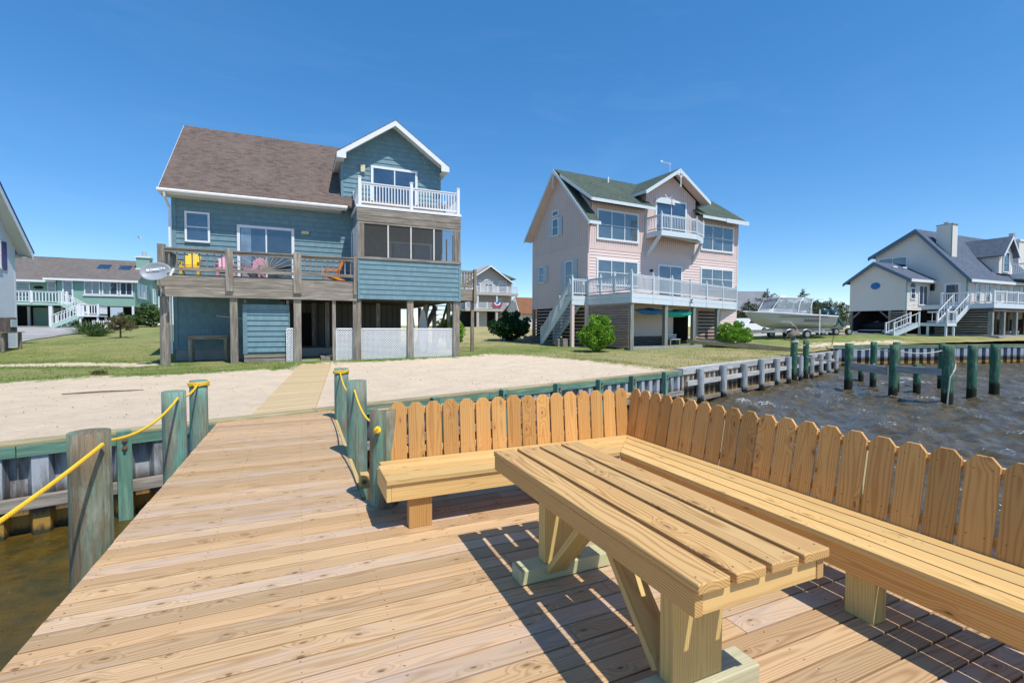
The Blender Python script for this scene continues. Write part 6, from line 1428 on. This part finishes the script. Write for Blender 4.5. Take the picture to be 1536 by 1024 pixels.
# ---------------------------------------------------------------- boat on its trailer
bo=atpx(1117,39.0); st=atpx(1239,40.2); bx=Vector((st[0]-bo[0],st[1]-bo[1],0)); BL=bx.length; bx.normalize(); by=Vector((bx.y,-bx.x,0))   # by towards camera
FB=frame((bo[0],bo[1],0),(bx.x,bx.y),(by.x,by.y))
M['hull']=paint('white_gelcoat',(.50,.49,.46),.35,.08,1.5); M['gel']=paint('bright_gelcoat',(.80,.81,.82),.3,.05,2); M['rubber']=paint('black_rubber',(.02,.02,.02),.7,.2,8); M['alloy']=paint('galvanised_steel',(.42,.43,.44),.4,.15,6,metal=.6)
s=NT('clear_vinyl'); s.set(col=(.42,.46,.50),rough=.15); tr=s.t.nodes.new('ShaderNodeBsdfTransparent'); mx=s.t.nodes.new('ShaderNodeMixShader'); out=next(n for n in s.t.nodes if n.type=='OUTPUT_MATERIAL'); mx.inputs[0].default_value=.5; s.t.links.new(tr.outputs[0],mx.inputs[1]); s.t.links.new(s.b.outputs[0],mx.inputs[2]); s.t.links.new(mx.outputs[0],out.inputs[0]); M['clear']=s.m
boat=thing('motorboat','white cabin motorboat with hardtop, clear curtains and twin outboards on a trailer','boat',(bo[0]+bx.x*BL/2,bo[1]+bx.y*BL/2,.85))
st_=[(0,.03,2.72,2.62,2.80),(.08,.45,2.05,2.5,2.79),(.2,.85,1.62,2.2,2.76),(.35,1.1,1.42,1.95,2.70),(.55,1.22,1.36,1.82,2.62),(.8,1.22,1.36,1.78,2.54),(1.0,1.18,1.38,1.78,2.46)]
m=MB(FB); vs=[]; 
for t_,hb,kz,cz,gz_ in st_:
    a=t_*BL; vs+=[(a+.0,0,kz),(a,hb*.78,cz),(a-.0,hb,gz_),(a,hb*.9,gz_+.05),(a,-hb*.9,gz_+.05),(a,-hb,gz_),(a,-hb*.78,cz)]
k=7; fs=[(i*k+j,i*k+(j+1)%k,(i+1)*k+(j+1)%k,(i+1)*k+j) for i in range(len(st_)-1) for j in range(k) if j!=3]+[tuple(range(6*k,7*k))]
m.add(vs,fs); m.build('hull',M['hull'],boat,smooth=False)
m=MB(FB)
for (t0,h0,_,_,g0_),(t1,h1,_,_,g1_) in zip(st_,st_[1:]):
    for s_ in (-1,1): m.bar((t0*BL,s_*h0,g0_+.02),(t1*BL,s_*h1,g1_+.02),.12,.09)
m.bar((-.25,0,2.86),(.4,0,2.84),.22,.07)
m.add([(.1,-.3,2.84),(.1,.3,2.84),(2.0,.95,2.80),(2.0,-.95,2.80)],[(0,1,2,3)])
m.build('gunwale',M['gel'],boat)
m=MB(FB); m.add([(1.6,-.7,2.82),(1.6,.7,2.82),(2.1,.85,3.1),(2.1,-.85,3.1),(3.6,.9,3.05),(3.6,-.9,3.05),(3.6,.9,2.6),(3.6,-.9,2.6),(1.6,.7,2.6),(1.6,-.7,2.6)],[(0,1,2,3),(3,2,4,5),(5,4,6,7),(1,8,6,4,2),(0,3,5,7,9)]); m.build('cabin_top',M['gel'],boat)
m=MB(FB); m.box(2.35,5.4,-.95,.95,3.93,4.0); m.build('hardtop',M['gel'],boat,bevel=.03); m=MB(FB); m.box(2.95,3.5,-.28,.28,4.0,4.17); m.build('radar_box',M['gel'],boat,bevel=.04)
m=MB(FB)
for s_ in (-1,1):
    m.add([(1.9,s_*.9,2.92),(4.1,s_*1.02,2.72),(4.0,s_*.95,3.92),(2.5,s_*.9,3.92)],[(0,1,2,3)]); m.add([(4.1,s_*1.02,2.72),(5.35,s_*1.02,2.66),(5.3,s_*.95,3.92),(4.0,s_*.95,3.92)],[(0,1,2,3)])
m.add([(1.7,-.6,2.95),(1.7,.6,2.95),(2.45,.7,3.92),(2.45,-.7,3.92)],[(0,1,2,3)]); m.build('curtain',M['clear'],boat)
m=MB(FB)
for s_ in (-1,1):
    m.tube([(1.75,s_*.8,2.9),(2.45,s_*.9,3.95)],.035,n=6); m.tube([(4.0,s_*1.04,2.68),(4.05,s_*1.03,3.2),(4.25,s_*1.0,3.7),(4.55,s_*.96,3.94)],.045,n=6); m.tube([(5.15,s_*1.04,2.64),(5.15,s_*1.03,3.2),(5.3,s_*1.0,3.65),(5.7,s_*.96,3.90),(6.4,s_*.9,3.9)],.05,n=6)
m.tube([(5.6,.9,3.9),(7.0,.8,3.98)],.02,n=5); m.build('frame_tube',M['gel'],boat)
m=MB(FB); m.box(3.9,4.6,-.4,.4,2.4,3.1); m.box(4.7,5.3,-.5,.5,2.4,2.95); m.build('console',M['gel'],boat,bevel=.05)
M['motor']=paint('blue_grey_cowl',(.03,.09,.11),.25,.05,3)
for k,dy in enumerate((.42,-.42)):
    T=FB@Matrix.Translation((BL+.55,dy,2.35))@Matrix.Rotation(R(-42),4,'Y'); m=MB(T); m.ball((.1,0,.42),(.36,.27,.58),12,10); o=m.build('outboard',M['motor'],boat,smooth=True)
    m=MB(T); m.bar((.1,0,.1),(.1,0,-.85),.16,.26); m.bar((.0,0,-.95),(.45,0,-.95),.12,.12); m.bar((-.25,0,-.05),(.1,0,-.05),.2,.3); m.build('leg_housing',M['motor'],o); m=MB(T)
    for j in range(3): a=j*2.09; m.bar((.47,0,-.95),(.49,.2*math.cos(a),-.95+.2*math.sin(a)),.03,.10)
    m.build('propeller',M['alloy'],o); m=MB(T); m.box(-.02,.18,-.26,-.2,.42,.52); m.box(-.02,.18,.2,.26,.42,.52); m.build('decal',M['gel'],o)
text(boat,'Adventures',.34,FB@Vector((4.35,1.245,2.02)),bx,(0,0,1),M['dark'],.004,.35)
m=MB(FB); m.box(2.2,6.6,1.17,1.245,2.40,2.43); m.build('stripe',M['dark'],boat)
tr_=thing('boat_trailer','galvanised tandem-axle trailer under the motorboat','trailer',(bo[0]+bx.x*4,bo[1]+bx.y*4,.83))
m=MB(FB)
for s_ in (-1,1): m.bar((1.3,s_*.9,1.22),(BL-.3,s_*.9,1.22),.08,.16); m.bar((1.3,s_*.9,1.22),(-.2,0,1.15),.08,.16); m.bar((2.2,s_*.55,1.38),(BL-.3,s_*.75,1.42),.14,.08)
for a in (2,3.5,5,6.3): m.box(a-.05,a+.05,-.9,.9,1.14,1.22)
m.build('frame',M['alloy'],tr_)
def wheel(parent,F,a,d,z,r=.32):
    m=MB(F); m.cyl((a,d-.1,z),(a,d+.1,z),r,n=20); w=m.build('wheel',M['rubber'],parent); m=MB(F); m.cyl((a,d+.085,z),(a,d+.11,z),r*.6,n=14); m.cyl((a,d+.11,z),(a,d+.13,z),r*.2,n=8); m.build('rim',M['alloy'],w)
gzb=G(bo[0]+bx.x*4,bo[1]+bx.y*4)
for a in (3.25,4.75):
    for s_ in (1.12,-1.12): wheel(tr_,FB,a,s_,gzb+.33)
m=MB(FB); 
for s_ in (1.12,-1.12):
    for a in (3.25,4.75): m.tube([(a-.42,s_,gzb+.42),(a-.3,s_,gzb+.66),(a,s_,gzb+.74),(a+.3,s_,gzb+.66),(a+.42,s_,gzb+.42)],.045,n=6)
m.build('fender',M['alloy'],tr_); m=MB(FB); 
for s_ in (1.3,-1.3): m.cyl((5.75,s_,1.0),(5.75,s_,3.0),.045,n=8)
m.build('guide_pole',M['gel'],tr_)
# second trailer with a small silver skiff behind
F2=frame((*atpx(1212,42.5),0),(bx.x,bx.y),(by.x,by.y)); sk=thing('skiff','small silver skiff on a trailer between the boat stern and beige house','boat',(*atpx(1240,42.5),.95))
m=MB(F2); vs=[]
for a,hb,kz,gz_ in ((0,.5,1.25,1.85),(1.2,.85,1.2,1.85),(2.8,.8,1.25,1.9),(4.0,.1,1.7,2.0)): vs+=[(a,0,kz),(a,hb*.8,kz+.15),(a,hb,gz_),(a,-hb,gz_),(a,-hb*.8,kz+.15)]
m.add(vs,[(i*5+j,i*5+(j+1)%5,(i+1)*5+(j+1)%5,(i+1)*5+j) for i in range(3) for j in range(5)]+[(0,1,2,3,4)]); m.build('hull',M['alloy'],sk); m=MB(F2); m.box(.3,2.6,-.8,.8,1.86,1.95); m.build('deck',M['gel'],sk)
m=MB(F2); m.box(0,4.6,-.5,-.42,1.15,1.22); m.box(0,4.6,.42,.5,1.15,1.22); m.build('trailer_frame',M['alloy'],sk)
for a in (.6,1.9,3.2):
    for s_ in (.95,-.95): wheel(sk,F2,a,s_,1.2,.30)
# parked car half hidden behind hedge
Fc_=frame((*atpx(1100,47),0),(1,.1),(.1,-1)); car=thing('parked_car','white car with dark windows half hidden behind the hedge and the boat bow','car',(*atpx(1122,47),.95)); m=MB(Fc_); m.poly([(0,1.25),(0,1.75),(.9,1.9),(1.5,2.45),(3.3,2.45),(4.0,1.95),(4.5,1.85),(4.5,1.25)],-.85,.85); m.build('body',M['gel'],car,bevel=.06); m=MB(Fc_); m.poly([(1.15,1.95),(1.6,2.38),(3.2,2.38),(3.7,1.95)],-.86,.86); m.build('side_window',M['glassdark'],car)
for a in (.9,3.6):
    for s_ in (.82,-.82): wheel(car,Fc_,a,s_,1.22,.32)
# jet ski in the garage of the beige house
js=thing('jet_ski','dark jet ski with a white stripe on a trailer inside the beige house garage','jet ski',(53,28.2,.95)); Fj=frame((52.2,0,0),(0,-1),(-1,0))
m=MB(Fj); m.tube([(-29.9,0,1.75),(-29.2,0,1.72),(-28.3,0,1.75),(-27.2,0,1.8),(-26.7,0,1.85)],[.08,.3,.42,.36,.1],n=12); m.build('hull',M['dark'],js,smooth=True); m=MB(Fj); m.tube([(-29.3,-.3,1.95),(-28.7,-.36,2.15),(-27.9,-.38,2.0),(-27.3,-.3,2.05)],.05,n=6); m.build('stripe',M['gel'],js)
m=MB(Fj); m.bar((-30.1,-.3,1.3),(-27.2,-.3,1.3),.07,.1); m.bar((-30.1,.3,1.3),(-27.2,.3,1.3),.07,.1); m.build('trailer_frame',M['alloy'],js); wheel(js,Fj,-27.6,.5,1.2,.24); wheel(js,Fj,-27.6,-.5,1.2,.24)
# red and white things under the deck
o=thing('beach_lounger','red and white beach lounger lying under the beige house deck','lounger',(61.0,22.0,.93)); m=MB(MW[o.name]); m.box(-.9,.9,-.3,.3,.28,.34); m.bar((.9,0,.3),(1.3,0,.62),.6,.05); m.build('cushion',M['red'],o); m=MB(MW[o.name]); m.box(-.9,.9,-.32,-.3,.2,.36); m.box(-.9,.9,.3,.32,.2,.36)
m.build('frame',M['white'],o)
for a in (-.8,.8): m=MB(MW[o.name]); m.box(a-.03,a+.03,-.3,.3,0,.2); m.build('leg',M['white'],o)
# gull in the sky
m=MB(); c=Vector(atpx(212,45)+(0,)); c.z=1.6+(487.-358.)*45/712; m.ball(tuple(c),(.17,.06,.06),10,6); o=m.build('gull',M['gel'],smooth=True); tag(o,'white gull flying in the sky left of the blue house','bird')
for s_ in (-1,1): m=MB(); m.add([tuple(c+Vector((.08,0,.02))),tuple(c+Vector((-.06,0,.02))),tuple(c+Vector((-.10,s_*.3,.14))),tuple(c+Vector((-.02,s_*.55,.05))),tuple(c+Vector((.04,s_*.3,.14)))],[(0,1,2,3,4)]); m.build('wing',M['gel'],o)
# debris on the sand and lawn
M['stick']=greywood('driftwood',(.20,.14,.10),(.12,.08,.06),(.28,.2,.15)); m=MB()
m.tube([(-5.1,14.2,Gz(-5.1,14.2)+.02),(-4.4,14.35,Gz(-4.4,14.35)+.03),(-3.6,14.35,Gz(-3.6,14.35)+.02)],[.012,.02,.01],n=6); o=m.build('stick',M['stick']); tag(o,'thin dry stick lying on the sand left of the walkway','stick')
for k,(x,y,lb) in enumerate(((-6.6,13.3,'small dark clump of dry seaweed on the sand at far left'),(-6.0,19.3,'tan clump of dead grass at the edge of the lawn'))):
    z=Gz(x,y); t=thing('dry_clump',lb,'debris',(x,y,z)); cs=[(np.array((x,y,z+.03)),np.array((.22,.12,.06)))]; leaves('strands',blob(cs,.1),500,.09,M['leaf_rust'],t,.10)
# ---------------------------------------------------------------- camera, light, world
cam=bpy.data.cameras.new('camera'); co=bpy.data.objects.new('camera',cam); COL.objects.link(co); S.camera=co
f_,yaw,tl,ro=712.62,.41585592,.03268047,.0035184
cam.sensor_width=36; cam.sensor_fit='HORIZONTAL'; cam.lens=36*f_/1536; cam.clip_start=.05; cam.clip_end=5000
Fw=Vector((math.sin(yaw)*math.cos(tl),math.cos(yaw)*math.cos(tl),-math.sin(tl))); r_=Vector((math.cos(yaw),-math.sin(yaw),0)); u_=r_.cross(Fw)
Rt=r_*math.cos(ro)+u_*math.sin(ro); Up=-r_*math.sin(ro)+u_*math.cos(ro)
m=Matrix.Identity(4)
for i in range(3): m[i][0]=Rt[i]; m[i][1]=Up[i]; m[i][2]=-Fw[i]
m[2][3]=1.6; co.matrix_world=m
W=bpy.data.worlds.new('World'); S.world=W; W.use_nodes=True; nt=W.node_tree; bg=nt.nodes['Background']
sky=nt.nodes.new('ShaderNodeTexSky'); sky.sky_type='NISHITA'; sky.sun_disc=False
sd_=Vector((.19,-.55,1)).normalized(); el=math.asin(sd_.z)
sky.sun_elevation=el; sky.sun_rotation=math.atan2(sd_.x,sd_.y); sky.altitude=0; sky.air_density=.75; sky.dust_density=.0; sky.ozone_density=4.0
hs=nt.nodes.new('ShaderNodeHueSaturation'); hs.inputs['Saturation'].default_value=1.52; hs.inputs['Value'].default_value=1.34; hs.inputs['Hue'].default_value=.502; gm=nt.nodes.new('ShaderNodeGamma'); gm.inputs[1].default_value=.68
nt.links.new(sky.outputs[0],gm.inputs[0]); nt.links.new(gm.outputs[0],hs.inputs['Color']); tc=nt.nodes.new('ShaderNodeTexCoord'); mp=nt.nodes.new('ShaderNodeMapping'); mp.inputs['Scale'].default_value=(1.4,3.2,9.0); mp.inputs['Rotation'].default_value=(0,.12,.5)
cn=nt.nodes.new('ShaderNodeTexNoise'); cn.inputs['Scale'].default_value=1.6; cn.inputs['Detail'].default_value=7; cn.inputs['Roughness'].default_value=.62; cn.inputs['Distortion'].default_value=.7
cr=nt.nodes.new('ShaderNodeMapRange'); cr.inputs[1].default_value=.50; cr.inputs[2].default_value=.80; cr.inputs[4].default_value=.03; mxs=nt.nodes.new('ShaderNodeMix'); mxs.data_type='RGBA'; mxs.inputs[7].default_value=(4.2,4.9,5.6,1)
nt.links.new(tc.outputs['Generated'],mp.inputs[0]); nt.links.new(mp.outputs[0],cn.inputs['Vector']); nt.links.new(cn.outputs[0],cr.inputs[0]); nt.links.new(cr.outputs[0],mxs.inputs[0]); nt.links.new(hs.outputs[0],mxs.inputs[6]); nt.links.new(mxs.outputs[2],bg.inputs[0]); bg.inputs[1].default_value=.15
sl=bpy.data.lights.new('sun','SUN'); sl.energy=3.1; sl.angle=R(.5); sl.color=(1,.955,.88); so=bpy.data.objects.new('sun',sl); COL.objects.link(so)
so.rotation_euler=sd_.to_track_quat('Z','Y').to_euler(); so.location=(5,-10,30)
S.view_settings.view_transform='Standard'; S.view_settings.look='None'; S.view_settings.gamma=1; S.view_settings.exposure=0.62
S.render.engine='CYCLES'
